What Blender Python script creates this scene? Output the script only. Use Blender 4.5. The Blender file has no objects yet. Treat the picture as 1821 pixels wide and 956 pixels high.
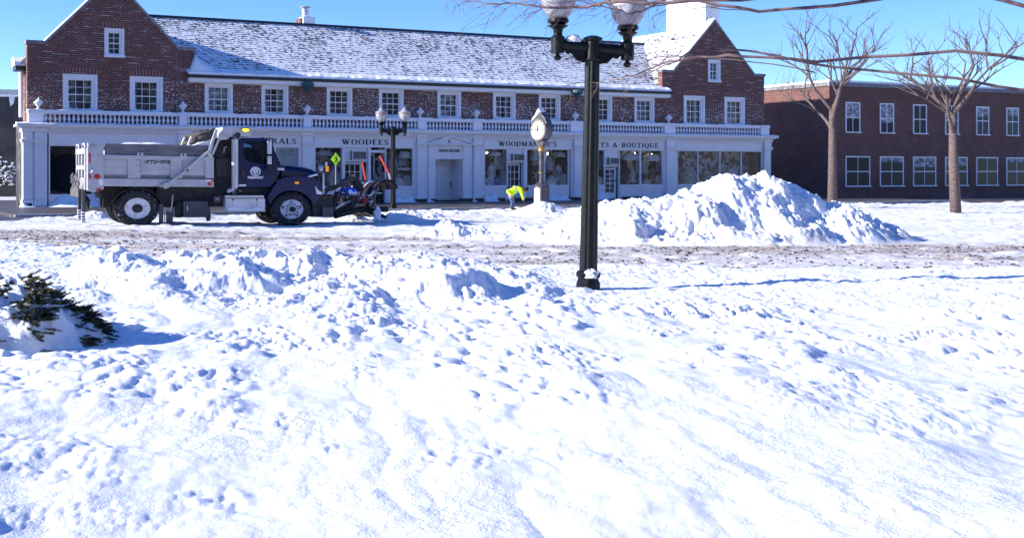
import bpy, math, random
import numpy as np
from mathutils import Vector, Matrix
from mathutils.geometry import tessellate_polygon
random.seed(7); rng = np.random.RandomState(7)
R = math.radians; PI = math.pi
SC = bpy.context.scene; COL = SC.collection
CAMZ = 1.7; F = 2000.0; PX = 600.0; PY = 305.0

# ------------------------------------------------------------------ measuring
def ray(px, py, Y):                       # a point seen at (px,py) that stands Y metres away
    return ((px-PX)/F*Y, Y, CAMZ-(py-PY)/F*Y)
def ground(px, py, z=0.0):
    Y = (CAMZ-z)*F/(py-PY); return ((px-PX)/F*Y, Y)
def plane(o, th, px, py, dep=0.0):        # local (along, up) on a vertical plane through o turned by th
    c, s = math.cos(th), math.sin(th); a = (px-PX)/F
    t = (a*(o[1]+dep*c)+dep*s-o[0])/(c-a*s)
    Y = o[1]+t*s+dep*c
    return t, CAMZ-(py-PY)/F*Y
BO = (0.0, 57.1); BT = R(24)
def B(px, py=300, dep=0.0): return plane(BO, BT, px, py, dep)
def BS(px, dep=0.0): return plane(BO, BT, px, 300, dep)[0]
def BZ(py, px=600, dep=0.0): return plane(BO, BT, px, py, dep)[1]

# ------------------------------------------------------------------ mesh builder
class MB:
    def __init__(s): s.v = []; s.f = []; s.m = []; s.cur = 0
    def add(s, vs, fs):
        n = len(s.v); s.v += [tuple(p) for p in vs]
        s.f += [tuple(i+n for i in f) for f in fs]; s.m += [s.cur]*len(fs); return s
    def box(s, x0, x1, y0, y1, z0, z1):
        if x0 > x1: x0, x1 = x1, x0
        if y0 > y1: y0, y1 = y1, y0
        if z0 > z1: z0, z1 = z1, z0
        return s.add([(x0,y0,z0),(x1,y0,z0),(x1,y1,z0),(x0,y1,z0),(x0,y0,z1),(x1,y0,z1),(x1,y1,z1),(x0,y1,z1)],
            [(0,3,2,1),(4,5,6,7),(0,1,5,4),(1,2,6,5),(2,3,7,6),(3,0,4,7)])
    def prism(s, pts, y0, y1, holes=()):  # outline in x,z pushed along y
        loops = [list(pts)]+[list(h) for h in holes]
        flat = [p for l in loops for p in l]; n = len(flat)
        tri = tessellate_polygon([[Vector((p[0], p[1], 0)) for p in l] for l in loops])
        vs = [(p[0], y0, p[1]) for p in flat]+[(p[0], y1, p[1]) for p in flat]
        fs = []
        for t in tri:
            a, b, c = [flat[i] for i in t]
            cr = (b[0]-a[0])*(c[1]-a[1])-(b[1]-a[1])*(c[0]-a[0])
            if abs(cr) < 1e-12: continue
            t = tuple(t) if cr > 0 else tuple(reversed(t))
            if y0 > y1: t = tuple(reversed(t))
            fs.append(t); fs.append(tuple(i+n for i in reversed(t)))
        k = 0
        for li, l in enumerate(loops):
            m = len(l); ar = sum(l[i][0]*l[(i+1)%m][1]-l[(i+1)%m][0]*l[i][1] for i in range(m))
            flip = (ar > 0) ^ (y0 > y1) ^ (li > 0)
            for i in range(m):
                j = (i+1) % m; q = (k+i, k+j, k+j+n, k+i+n)
                fs.append(tuple(reversed(q)) if flip else q)
            k += m
        return s.add(vs, fs)
    def prismx(s, pts, x0, x1):           # outline in y,z pushed along x
        n = len(pts)
        ar = sum(pts[i][0]*pts[(i+1)%n][1]-pts[(i+1)%n][0]*pts[i][1] for i in range(n))
        if ar < 0: pts = list(reversed(pts))
        vs = [(x0, p[0], p[1]) for p in pts]+[(x1, p[0], p[1]) for p in pts]
        tri = tessellate_polygon([[Vector((p[0], p[1], 0)) for p in pts]])
        fs = []
        for t in tri:
            a, b, c = [pts[i] for i in t]
            cr = (b[0]-a[0])*(c[1]-a[1])-(b[1]-a[1])*(c[0]-a[0])
            t = tuple(t) if cr > 0 else tuple(reversed(t))
            fs.append(tuple(reversed(t))); fs.append(tuple(i+n for i in t))
        for i in range(n):
            j = (i+1) % n; fs.append((i, j, j+n, i+n))
        return s.add(vs, fs)
    def tube(s, pts, rad, n=8, cap=True, kx=1.0):
        pts = [Vector(p) for p in pts]
        if not hasattr(rad, '__len__'): rad = [rad]*len(pts)
        vs = []; fs = []; up = None
        for i, p in enumerate(pts):
            d = (pts[min(i+1, len(pts)-1)]-pts[max(i-1, 0)])
            if d.length < 1e-9: d = Vector((0, 0, 1))
            d.normalize()
            if up is None:
                up = Vector((0, 0, 1)) if abs(d.z) < .9 else Vector((0, 1, 0))
            a = d.cross(up); 
            if a.length < 1e-6: a = d.cross(Vector((1, 0, 0)))
            a.normalize(); b = a.cross(d).normalized(); up = b
            for k in range(n):
                t = 2*PI*k/n; vs.append(p+(a*math.cos(t)+b*math.sin(t))*rad[i])
        for i in range(len(pts)-1):
            for k in range(n):
                l = (k+1) % n; fs.append((i*n+k, i*n+l, (i+1)*n+l, (i+1)*n+k))
        if cap:
            fs.append(tuple(range(n-1, -1, -1))); fs.append(tuple(range((len(pts)-1)*n, len(pts)*n)))
        return s.add(vs, fs)
    def lathe(s, prof, n=24, c=(0,0,0), axis='z', kx=1.0, ky=1.0):   # prof: (r, h)
        vs = []; fs = []
        for r, h in prof:
            for k in range(n):
                t = 2*PI*k/n; a, b = r*math.cos(t), r*math.sin(t)
                if axis == 'z': p = (c[0]+a*kx, c[1]+b*ky, c[2]+h)
                elif axis == 'y': p = (c[0]+a*kx, c[1]+h, c[2]+b*ky)
                else: p = (c[0]+h, c[1]+a*kx, c[2]+b*ky)
                vs.append(p)
        for i in range(len(prof)-1):
            for k in range(n):
                l = (k+1) % n; q = (i*n+k, i*n+l, (i+1)*n+l, (i+1)*n+k)
                fs.append(q if axis != 'y' else tuple(reversed(q)))
        if prof[0][0] > 1e-6: fs.append(tuple(range(n-1, -1, -1)))
        if prof[-1][0] > 1e-6: fs.append(tuple(range((len(prof)-1)*n, len(prof)*n)))
        return s.add(vs, fs)
    def xf(s, M):
        s.v = [tuple(M @ Vector(p)) for p in s.v]; return s
    def build(s, name, mat, parent=None, smooth=False, bevel=0, sub=0):
        me = bpy.data.meshes.new(name); me.from_pydata(s.v, [], s.f)
        for m in (mat if isinstance(mat, (list, tuple)) else [mat]): me.materials.append(m)
        if any(s.m): me.polygons.foreach_set('material_index', s.m)
        if smooth: me.polygons.foreach_set('use_smooth', [True]*len(me.polygons))
        me.update()
        o = bpy.data.objects.new(name, me); COL.objects.link(o)
        if parent is not None: o.parent = parent
        if bevel:
            b = o.modifiers.new('b', 'BEVEL'); b.width = bevel; b.segments = 2; b.limit_method = 'ANGLE'; b.angle_limit = R(40)
            b.harden_normals = False
        if sub:
            b = o.modifiers.new('s', 'SUBSURF'); b.levels = b.render_levels = sub
        return o
def tag(o, label=None, cat=None, group=None, kind=None):
    if label: o['label'] = label
    if cat: o['category'] = cat
    if group: o['group'] = group
    if kind: o['kind'] = kind
    return o
def empty(name, loc, rz=0, label=None, cat=None, group=None):
    o = bpy.data.objects.new(name, None); COL.objects.link(o); o.location = loc; o.rotation_euler = (0, 0, rz)
    o.empty_display_size = .2
    return tag(o, label, cat, group)
def copy_tree(o, parent=None):
    c = o.copy(); COL.objects.link(c); c.parent = parent
    for ch in list(o.children):
        copy_tree(ch, c)
    return c

# ------------------------------------------------------------------ materials
def mat(name, col=(.5,.5,.5), rough=.6, metal=0, spec=.5, emit=None, estr=0, coat=0):
    m = bpy.data.materials.new(name); m.use_nodes = True
    p = m.node_tree.nodes['Principled BSDF']
    p.inputs['Base Color'].default_value = (*col, 1); p.inputs['Roughness'].default_value = rough
    p.inputs['Metallic'].default_value = metal; p.inputs['Specular IOR Level'].default_value = spec
    p.inputs['Coat Weight'].default_value = coat
    if emit: p.inputs['Emission Color'].default_value = (*emit, 1); p.inputs['Emission Strength'].default_value = estr
    return m
class NT:
    def __init__(s, m): s.m = m; s.t = m.node_tree; s.n = s.t.nodes; s.l = s.t.links; s.p = s.n['Principled BSDF']
    def new(s, ty, **kw):
        n = s.n.new(ty)
        for k, v in kw.items(): setattr(n, k, v)
        return n
    def set(s, sock, v):
        if hasattr(v, 'links') or hasattr(v, 'is_output'): s.l.new(v, sock)
        else:
            try: sock.default_value = v
            except Exception: sock.default_value = (*v, 1)
    def coord(s, sc=(1,1,1), which='Object', loc=(0,0,0)):
        c = s.new('ShaderNodeTexCoord'); mp = s.new('ShaderNodeMapping')
        mp.inputs['Scale'].default_value = sc; mp.inputs['Location'].default_value = loc
        s.l.new(c.outputs[which], mp.inputs[0]); return mp.outputs[0]
    def noise(s, co, scale=5, detail=4, rough=.55, dist=0):
        n = s.new('ShaderNodeTexNoise'); s.l.new(co, n.inputs['Vector'])
        n.inputs['Scale'].default_value = scale; n.inputs['Detail'].default_value = detail
        n.inputs['Roughness'].default_value = rough; n.inputs['Distortion'].default_value = dist
        return n.outputs['Fac']
    def ramp(s, v, a, b, c0=(0,0,0,1), c1=(1,1,1,1)):
        n = s.new('ShaderNodeMapRange'); n.clamp = True
        s.set(n.inputs['Value'], v); n.inputs['From Min'].default_value = a; n.inputs['From Max'].default_value = b
        return n.outputs[0]
    def math(s, op, a, b=0.0, clamp=False):
        n = s.new('ShaderNodeMath', operation=op, use_clamp=clamp); s.set(n.inputs[0], a); s.set(n.inputs[1], b); return n.outputs[0]
    def mix(s, f, a, b):
        n = s.new('ShaderNodeMix', data_type='RGBA'); s.set(n.inputs[0], f)
        for k, v in ((6, a), (7, b)):
            if isinstance(v, tuple): n.inputs[k].default_value = (*v[:3], 1)
            else: s.l.new(v, n.inputs[k])
        return n.outputs[2]
    def col(s, v): s.l.new(v, s.p.inputs['Base Color'])
    def bump(s, h, strength=.5, dist=.01, normal=None):
        n = s.new('ShaderNodeBump'); n.inputs['Strength'].default_value = strength; n.inputs['Distance'].default_value = dist
        s.l.new(h, n.inputs['Height'])
        if normal is not None: s.l.new(normal, n.inputs['Normal'])
        s.l.new(n.outputs[0], s.p.inputs['Normal']); return n.outputs[0]
def speck(name, c0, c1, scale=6, a=.4, b=.6, rough=.6, metal=0, sc=(1,1,1), bump=0, coat=0, spec=.5, detail=5):
    m = mat(name, c0, rough, metal, spec, coat=coat); t = NT(m); co = t.coord(sc)
    n = t.noise(co, scale, detail); t.col(t.mix(t.ramp(n, a, b), c0, c1))
    if bump: t.bump(n, bump, .02)
    return m
SNOW = (.83, .85, .9)
M = {}
# snow with small relief
def snow_mat(name, c=(.84,.85,.88), bs=1.0):
    m = mat(name, c, .65, spec=.25); t = NT(m); co = t.coord()
    n1 = t.noise(co, 9, 8, .68); n2 = t.noise(co, 55, 4, .6)
    h = t.math('ADD', t.math('MULTIPLY', n1, .045*bs), t.math('MULTIPLY', n2, .012*bs))
    t.bump(h, .8, 1.0)
    t.col(t.mix(t.ramp(n1, .35, .5), (c[0]*.93, c[1]*.935, c[2]*.95), c)); return m
M['snow'] = snow_mat('snow_surface'); M['snow2'] = snow_mat('snow_crust', (.84,.86,.9), .35)
# painted white wood
m = mat('white_paint', (.82,.80,.83), .55); t = NT(m); co = t.coord()
n = t.noise(co, 1.3, 6, .6); n2 = t.noise(co, 30, 4, .6)
f = t.math('MULTIPLY', t.ramp(n, .45, .75), t.ramp(n2, .35, .6))
t.col(t.mix(f, (.80,.775,.81), (.87,.86,.9))); t.bump(n2, .25, .01); M['white'] = m
M['white2'] = mat('white_sash', (.84,.83,.86), .5)
# brick
def brick_mat(name, gable, snowy=1.0):
    m = mat(name, (.2,.07,.05), .85, spec=.2); t = NT(m)
    c = t.new('ShaderNodeTexCoord'); sp = t.new('ShaderNodeSeparateXYZ'); t.l.new(c.outputs['Object'], sp.inputs[0])
    cb = t.new('ShaderNodeCombineXYZ'); t.l.new(t.math('ADD', sp.outputs[0], sp.outputs[1]), cb.inputs[0]); t.l.new(sp.outputs[2], cb.inputs[1])
    b = t.new('ShaderNodeTexBrick'); t.l.new(cb.outputs[0], b.inputs['Vector'])
    b.inputs['Scale'].default_value = 1; b.inputs['Brick Width'].default_value = .26; b.inputs['Row Height'].default_value = .095
    b.inputs['Mortar Size'].default_value = .011; b.inputs['Color1'].default_value = (.21,.078,.058,1); b.inputs['Color2'].default_value = (.11,.048,.04,1)
    b.inputs['Mortar'].default_value = (.22,.19,.18,1); b.inputs['Bias'].default_value = -.1
    big = t.noise(cb.outputs[0], .8, 4); colr = t.mix(t.ramp(big, .35, .7), b.outputs['Color'], (.09,.035,.03))
    colr = t.mix(t.math('MULTIPLY', t.ramp(big, .3, .7), .45), b.outputs['Color'], (.13,.05,.04))
    # wind-blown snow stuck to the lower courses
    mp = t.new('ShaderNodeMapping'); mp.inputs['Scale'].default_value = (1,1.7,1); t.l.new(cb.outputs[0], mp.inputs[0])
    sn = t.noise(mp.outputs[0], 9.5, 3, .62, .3); patch = t.noise(cb.outputs[0], .55, 2)
    hz = t.ramp(sp.outputs[2], 6.9 if gable else 7.6, 5.0)
    th = t.math('SUBTRACT', .73, t.math('MULTIPLY', hz, .11)); th = t.math('SUBTRACT', th, t.math('MULTIPLY', t.ramp(patch, .35, .65), .07))
    msk = t.ramp(t.math('SUBTRACT', sn, th), 0, .025)
    # snow lying on single mortar courses
    mp2 = t.new('ShaderNodeMapping'); mp2.inputs['Scale'].default_value = (.8,6,1); t.l.new(cb.outputs[0], mp2.inputs[0])
    ln = t.noise(mp2.outputs[0], 1.6, 3, .6); lm = t.math('MULTIPLY', t.ramp(ln, .56, .66), b.outputs['Fac'])
    al = t.math('MULTIPLY', t.math('MAXIMUM', msk, t.math('MULTIPLY', lm, .8)), snowy)
    t.col(t.mix(al, colr, (.8,.82,.88)))
    t.bump(t.math('ADD', t.math('SUBTRACT', al, b.outputs['Fac']), 0), .6, .012)
    return m
M['brick'] = brick_mat('red_brick', False); M['brickg'] = brick_mat('red_brick_gable', True); M['brickp'] = brick_mat('plain_brick', True, .12)
M['arch'] = speck('arch_brick', (.2,.07,.05), (.12,.04,.035), 12, rough=.85)
m = M['arch']; t = NT(m); c = t.coord(); w = t.new('ShaderNodeTexWave', bands_direction='X'); w.inputs['Scale'].default_value = 2.0
t.l.new(c, w.inputs[0]); t.col(t.mix(t.ramp(w.outputs['Fac'], .04, .14), (.32,.27,.25), (.19,.06,.045)))
M['coping'] = speck('grey_coping_stone', (.16,.15,.17), (.26,.25,.27), 5, rough=.8)
# snowy shingles
m = mat('snowy_shingles', SNOW, .8, spec=.2); t = NT(m)
c = t.new('ShaderNodeTexCoord'); sp = t.new('ShaderNodeSeparateXYZ'); t.l.new(c.outputs['Object'], sp.inputs[0])
rowv = t.math('MULTIPLY', sp.outputs[2], 1/.128)
row = t.math('FRACT', rowv); rid = t.math('FLOOR', rowv)
xy = t.math('ADD', sp.outputs[0], t.math('MULTIPLY', sp.outputs[1], .6))
cb = t.new('ShaderNodeCombineXYZ'); t.l.new(xy, cb.inputs[0]); t.l.new(t.math('MULTIPLY', sp.outputs[2], 1.9), cb.inputs[1]); t.l.new(t.math('MULTIPLY', rid, .83), cb.inputs[2])
n1 = t.noise(cb.outputs[0], 5.2, 4, .68, .3)
cb2 = t.new('ShaderNodeCombineXYZ'); t.l.new(sp.outputs[0], cb2.inputs[0]); t.l.new(t.math('MULTIPLY', sp.outputs[2], 1.6), cb2.inputs[1])
n2 = t.noise(cb2.outputs[0], .55, 4, .6)
hi = t.ramp(sp.outputs[2], 7.0, 9.9)
edge = t.math('SUBTRACT', 1.0, t.ramp(row, .0, .5))         # bare lower edge of each course
v = t.math('ADD', t.math('MULTIPLY', edge, .15), t.math('MULTIPLY', hi, .05))
v = t.math('ADD', v, t.math('MULTIPLY', t.math('SUBTRACT', n2, .5), .24))
bare = t.ramp(t.math('ADD', n1, v), .575, .63)
t.col(t.mix(bare, (.84,.86,.9), (.055,.05,.075)))
t.bump(t.math('SUBTRACT', 1.0, bare), .9, .04); M['roof'] = m
M['black'] = mat('black_metal', (.012,.014,.016), .35, spec=.5)
M['gutter'] = mat('black_gutter', (.015,.017,.025), .5)
M['lampm'] = speck('black_green_lamp_paint', (.004,.005,.006), (.009,.012,.013), 9, rough=.36, spec=.22)
M['teal'] = mat('teal_lamp_metal', (.03,.09,.1), .5)
m = mat('dark_glass', (.02,.025,.035), .2, spec=.12); M['dglass'] = m
# window glass: see-through with reflection
def glass(name, refl=.12, tint=(.75,.8,.82)):
    m = bpy.data.materials.new(name); m.use_nodes = True; nt = m.node_tree; nt.nodes.remove(nt.nodes['Principled BSDF'])
    out = nt.nodes['Material Output']; a = nt.nodes.new('ShaderNodeBsdfTransparent'); a.inputs[0].default_value = (*tint, 1)
    g = nt.nodes.new('ShaderNodeBsdfGlossy'); g.inputs['Roughness'].default_value = .02; g.inputs[0].default_value = (.9,.93,1,1)
    fr = nt.nodes.new('ShaderNodeLayerWeight'); fr.inputs[0].default_value = refl*2
    n = nt.nodes.new('ShaderNodeTexNoise'); n.inputs['Scale'].default_value = 1.5
    tc = nt.nodes.new('ShaderNodeTexCoord'); nt.links.new(tc.outputs['Object'], n.inputs[0])
    bp = nt.nodes.new('ShaderNodeBump'); bp.inputs['Strength'].default_value = .15; bp.inputs['Distance'].default_value = .05
    nt.links.new(n.outputs['Fac'], bp.inputs['Height']); nt.links.new(bp.outputs[0], g.inputs['Normal'])
    mx = nt.nodes.new('ShaderNodeMixShader'); nt.links.new(fr.outputs['Fresnel'], mx.inputs[0])
    nt.links.new(a.outputs[0], mx.inputs[1]); nt.links.new(g.outputs[0], mx.inputs[2]); nt.links.new(mx.outputs[0], out.inputs[0])
    return m
M['glass'] = glass('shop_glass', .10, (.93,.95,.95)); M['cabglass'] = glass('truck_glass', .08, (.66,.8,.86))
M['lampglass'] = mat('frosted_globe', (.8,.78,.78), .25, spec=.5)
M['lampglass'].node_tree.nodes['Principled BSDF'].inputs['Transmission Weight'].default_value = .4
m = M['lampglass']; t = NT(m); co = t.coord(); n = t.noise(co, 7, 5, .6); t.col(t.mix(t.ramp(n, .36, .6), (.66,.65,.69), (.34,.34,.38)))
M['frost'] = speck('frosted_pane', (.42,.43,.47), (.5,.51,.55), 3)
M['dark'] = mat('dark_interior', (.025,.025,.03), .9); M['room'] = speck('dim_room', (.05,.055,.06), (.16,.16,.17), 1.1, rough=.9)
M['back'] = speck('display_backdrop', (.05,.05,.06), (.5,.49,.5), 2.4, a=.46, b=.55, rough=.9, detail=3)
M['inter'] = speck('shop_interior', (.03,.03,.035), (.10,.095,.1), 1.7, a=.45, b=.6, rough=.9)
M['curtain'] = speck('curtain', (.14,.14,.15), (.5,.5,.53), 2.2, a=.42, b=.58, rough=.9, sc=(1,1,2.2))
M['pavem'] = speck('wet_pavement', (.05,.048,.055), (.16,.12,.10), .9, a=.4, b=.65, rough=.45, sc=(1,3,1))
M['slate'] = speck('slate_roof', (.12,.14,.17), (.3,.32,.36), 2.5)
M['conc'] = speck('dark_concrete', (.055,.05,.048), (.09,.082,.078), 1.2, a=.3, b=.7, rough=.9, bump=.3)
M['aluminium'] = speck('dull_aluminium', (.40,.39,.42), (.52,.51,.54), 2.5, a=.35, b=.7, rough=.45, metal=.25, sc=(1,1,3))
M['alu2'] = speck('shadowed_steel_recess', (.17,.165,.18), (.24,.235,.25), 3, a=.35, b=.7, rough=.55, metal=.2)
M['chrome'] = mat('bright_steel', (.5,.5,.54), .38, metal=.6)
M['board'] = speck('grey_side_board', (.11,.105,.12), (.2,.19,.2), 1.4, a=.35, b=.65, rough=.8, sc=(1,1,4))
m = mat('navy_paint', (.004,.018,.13), .33, spec=.3); M['navy'] = m
t = NT(m); co = t.coord(); sp = t.new('ShaderNodeSeparateXYZ'); t.l.new(co, sp.inputs[0])
n = t.noise(co, 3, 6, .6); salt = t.math('MULTIPLY', t.ramp(sp.outputs[2], 1.75, .7), t.ramp(n, .3, .75))
t.col(t.mix(t.math('MULTIPLY', salt, .16), (.002,.009,.06), (.16,.15,.2)))
t.l.new(t.math('ADD', .2, t.math('MULTIPLY', salt, .4)), t.p.inputs['Roughness'])
M['under'] = speck('black_chassis', (.008,.008,.009), (.03,.028,.028), 4, rough=.7)
M['dgrey'] = speck('dark_grey_box', (.045,.047,.055), (.07,.07,.08), 3, rough=.5)
m = mat('snowy_tyre', (.012,.012,.014), .8); M['tyre'] = m
t = NT(m); co = t.coord(); n = t.noise(co, 16, 5, .7); t.col(t.mix(t.ramp(n, .6, .68), (.013,.013,.016), (.75,.76,.82)))
M['rubber'] = mat('black_rubber', (.012,.012,.014), .75)
M['rim'] = speck('white_rim', (.62,.63,.68), (.45,.45,.5), 8, a=.5, b=.65, rough=.4)
M['red'] = mat('red_lens', (.5,.012,.015), .3); M['redpaint'] = mat('red_paint', (.6,.03,.02), .45)
M['orangered'] = mat('orange_red_rod', (.8,.07,.03), .4)
M['amber'] = mat('amber_lens', (.9,.3,.02), .3, emit=(1,.35,.02), estr=.12)
M['beacon'] = mat('lit_amber_beacon', (.9,.45,.02), .3, emit=(1,.5,.02), estr=1.6)
M['ltext'] = mat('white_decal', (.78,.78,.82), .5); M['ink'] = mat('black_lettering', (.014,.014,.02), .5)
M['plow'] = speck('rusty_plow_steel', (.035,.02,.02), (.015,.012,.014), 5, a=.4, b=.6, rough=.35, metal=.3)
M['plowface'] = speck('scraped_plow_face', (.13,.05,.045), (.2,.1,.09), 7, rough=.4)
M['blue'] = mat('blue_cover', (.01,.09,.75), .4); M['tan'] = speck('weathered_tan_canvas', (.11,.10,.09), (.06,.055,.05), 6, rough=.9)
m = M['blue']; t = NT(m); co = t.coord(); n = t.noise(co, 6, 3, .5); t.col(t.mix(t.ramp(n, .52, .56), (.01,.08,.7), (.8,.82,.88)))
M['hivis'] = mat('fluorescent_yellow', (.58,.95,.03), .7, spec=.2); M['reflect'] = mat('silver_reflective_tape', (.4,.43,.45), .35)
M['jeans'] = speck('blue_denim', (.03,.08,.2), (.06,.13,.28), 14, rough=.9); M['skin'] = mat('skin', (.45,.24,.17), .6)
M['hair'] = mat('dark_hair', (.02,.015,.012), .8); M['boot'] = mat('brown_boot', (.09,.04,.025), .7); M['glove'] = mat('dark_glove', (.02,.02,.025), .8)
M['bark'] = speck('grey_brown_bark', (.16,.11,.10), (.08,.06,.06), 14, a=.4, b=.6, rough=.9, bump=.4)
M['twig'] = speck('pinkish_twig', (.26,.17,.16), (.06,.035,.05), 3, a=.42, b=.58, rough=.85)
M['leaf'] = mat('juniper_green', (.055,.075,.028), .8); M['leafo'] = mat('juniper_bronze', (.17,.12,.05), .85); M['leafd'] = mat('juniper_dark', (.012,.02,.016), .85)
M['gold'] = mat('gold_trim', (.36,.2,.06), .4, metal=.3); M['bezel'] = mat('tan_grey_bezel', (.2,.17,.15), .45); M['face'] = mat('cream_dial', (.85,.82,.72), .4)
M['clockm'] = speck('grey_black_clock_paint', (.035,.034,.042), (.10,.10,.13), 6, a=.35, b=.7, rough=.4)
M['cloth'] = speck('white_garment', (.68,.68,.72), (.45,.45,.5), 7, rough=.9, bump=.5)
M['clothg'] = speck('grey_garment', (.26,.27,.3), (.5,.5,.52), 8, rough=.9, bump=.5)
M['clothb'] = speck('blue_garment', (.08,.10,.42), (.3,.3,.5), 6, rough=.9, bump=.5)
M['clothp'] = mat('pink_garment', (.45,.16,.3), .9); M['clothk'] = speck('black_garment', (.02,.02,.03), (.08,.06,.07), 8, rough=.9)
M['teddy'] = speck('brown_costume', (.10,.035,.03), (.5,.45,.45), 11, a=.55, b=.65, rough=.9)
M['limesign'] = mat('lime_sign_sheeting', (.45,.85,.02), .5)
M['papers'] = speck('cream_fabric_drape', (.5,.5,.48), (.3,.3,.3), 5, a=.42, b=.55, rough=.9, bump=.4)
M['pinkm'] = mat('pink_sticker', (.7,.15,.3), .5); M['wood'] = mat('shelf_wood', (.2,.13,.09), .7)
M['dirt'] = speck('road_dirt', (.055,.035,.03), (.12,.08,.07), 20, rough=.95)
# ------------------------------------------------------------------ lettering
def ring(cx, cz, ro, zo, ri, zi, a0=0, a1=2*PI, n=20):
    q = []
    for i in range(n):
        t0 = a0+(a1-a0)*i/n; t1 = a0+(a1-a0)*(i+1)/n
        q.append([(cx+ro*math.cos(t0), cz+zo*math.sin(t0)), (cx+ro*math.cos(t1), cz+zo*math.sin(t1)),
                  (cx+ri*math.cos(t1), cz+zi*math.sin(t1)), (cx+ri*math.cos(t0), cz+zi*math.sin(t0))])
    return q
def st(x0, z0, x1, z1, w):                # a stroke of horizontal width w
    return [(x0-w/2, z0), (x0+w/2, z0), (x1+w/2, z1), (x1-w/2, z1)]
def sf(x, z, w=.3, h=.05): return [(x-w/2, z), (x+w/2, z), (x+w/2, z+h), (x-w/2, z+h)]
def hb(x0, x1, z, h=.07): return [(x0, z), (x1, z), (x1, z+h), (x0, z+h)]
TK, TN = .19, .075
def serif(ch):
    T, t = TK, TN
    if ch == 'W': return [st(.12,1,.36,0,T), st(.36,0,.58,.95,t), st(.52,1,.78,0,T), st(.78,0,1.0,1,t), sf(.12,.95,.34), sf(.54,.95,.3), sf(1.0,.95,.28)], 1.14
    if ch == 'O': return ring(.42,.5,.42,.52,.24,.46), .84
    if ch == 'Q': return ring(.42,.5,.42,.52,.24,.46)+[st(.4,.12,.75,-.2,T)], .84
    if ch == 'D': return [st(.17,0,.17,1,T), sf(.14,0), sf(.14,.95), hb(.2,.42,0,.06), hb(.2,.42,.94,.06)]+ring(.38,.5,.42,.5,.24,.44,-PI/2,PI/2,12), .84
    if ch == 'E': return [st(.17,0,.17,1,T), hb(0,.62,0,.065), hb(0,.6,.935,.065), hb(.2,.48,.48,.06), [(.57,0),(.62,0),(.65,.26),(.6,.2)], [(.55,.8),(.6,.74),(.6,1),(.55,1)], [(.45,.38),(.49,.38),(.49,.64),(.45,.64)]], .7
    if ch == 'F': return [st(.17,0,.17,1,T), sf(.17,0,.36), hb(0,.6,.935,.065), hb(.2,.46,.48,.06), [(.55,.8),(.6,.74),(.6,1),(.55,1)], [(.43,.38),(.47,.38),(.47,.64),(.43,.64)]], .66
    if ch == 'L': return [st(.17,0,.17,1,T), sf(.17,.95,.36), hb(0,.62,0,.065), [(.55,0),(.62,0),(.65,.3),(.6,.24)]], .7
    if ch == 'T': return [st(.37,0,.37,1,T), sf(.37,0,.36), hb(.02,.72,.935,.065), [(.02,.72),(.06,.78),(.06,1),(.02,1)], [(.68,.78),(.72,.72),(.72,1),(.68,1)]], .76
    if ch == 'I': return [st(.17,0,.17,1,T), sf(.17,0,.36), sf(.17,.95,.36)], .36
    if ch == 'M': return [st(.12,0,.15,1,t), st(.17,1,.5,.05,T), st(.5,.05,.82,1,t), st(.86,0,.82,1,T), sf(.12,0,.26), sf(.12,.95,.26), sf(.87,0,.34), sf(.9,.95,.28)], 1.06
    if ch == 'N': return [st(.12,0,.12,1,t), st(.14,1,.7,0,T), st(.74,0,.74,1,t), sf(.12,0,.26), sf(.1,.95,.3), sf(.74,.95,.26)], .9
    if ch == 'A': return [st(.1,0,.42,1,t), st(.42,1,.74,0,T), hb(.2,.62,.32,.06), sf(.1,0,.26), sf(.74,0,.34)], .86
    if ch == 'U': return [st(.17,.3,.17,1,T), st(.7,.3,.7,1,t), sf(.17,.95,.36), sf(.7,.95,.26)]+ring(.4,.3,.325,.32,.15,.24,PI,2*PI,10), .84
    if ch in 'RBP':
        q = [st(.17,0,.17,1,T), sf(.15,0), sf(.15,.95), hb(.2,.4,.94,.06), hb(.2,.4,.47,.06)]+ring(.38,.735,.26,.265,.11,.2,-PI/2,PI/2,8)
        if ch == 'R': return q+[st(.42,.5,.72,0,T), sf(.72,0,.22)], .84
        if ch == 'B': return q+[hb(.2,.42,0,.06)]+ring(.38,.26,.31,.26,.13,.2,-PI/2,PI/2,8), .76
        return q, .7
    if ch == 'G': return ring(.42,.5,.42,.52,.24,.46,R(45),R(325))+[st(.7,.05,.7,.4,T), sf(.7,.4,.34)], .86
    if ch == 'S':
        return (ring(.3,.73,.27,.27,.13,.21,R(35),R(215),10)+ring(.3,.27,.27,.27,.13,.21,R(-145),R(35),10)
                +[[(.06,.62),(.17,.56),(.55,.36),(.5,.5)], [(.08,.6),(.2,.66),(.5,.46),(.42,.36)], [(.5,.7),(.54,.7),(.54,1),(.5,.96)], [(.03,.04),(.07,0),(.07,.32),(.03,.32)]]), .62
    if ch == '&':
        return ring(.38,.76,.2,.24,.08,.19)+ring(.32,.26,.32,.27,.17,.21)+[st(.3,.66,.84,0,.17), st(.62,.1,.82,.5,t), sf(.82,.48,.24)], .96
    if ch == 'X': return [st(.14,1,.7,0,T), st(.7,1,.14,0,t), sf(.14,.95,.3), sf(.7,.95,.26), sf(.14,0,.26), sf(.7,0,.3)], .86
    if ch == "'": return [[(.04,.66),(.1,.66),(.2,1),(.02,1)]], .22
    return [], .4
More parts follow.
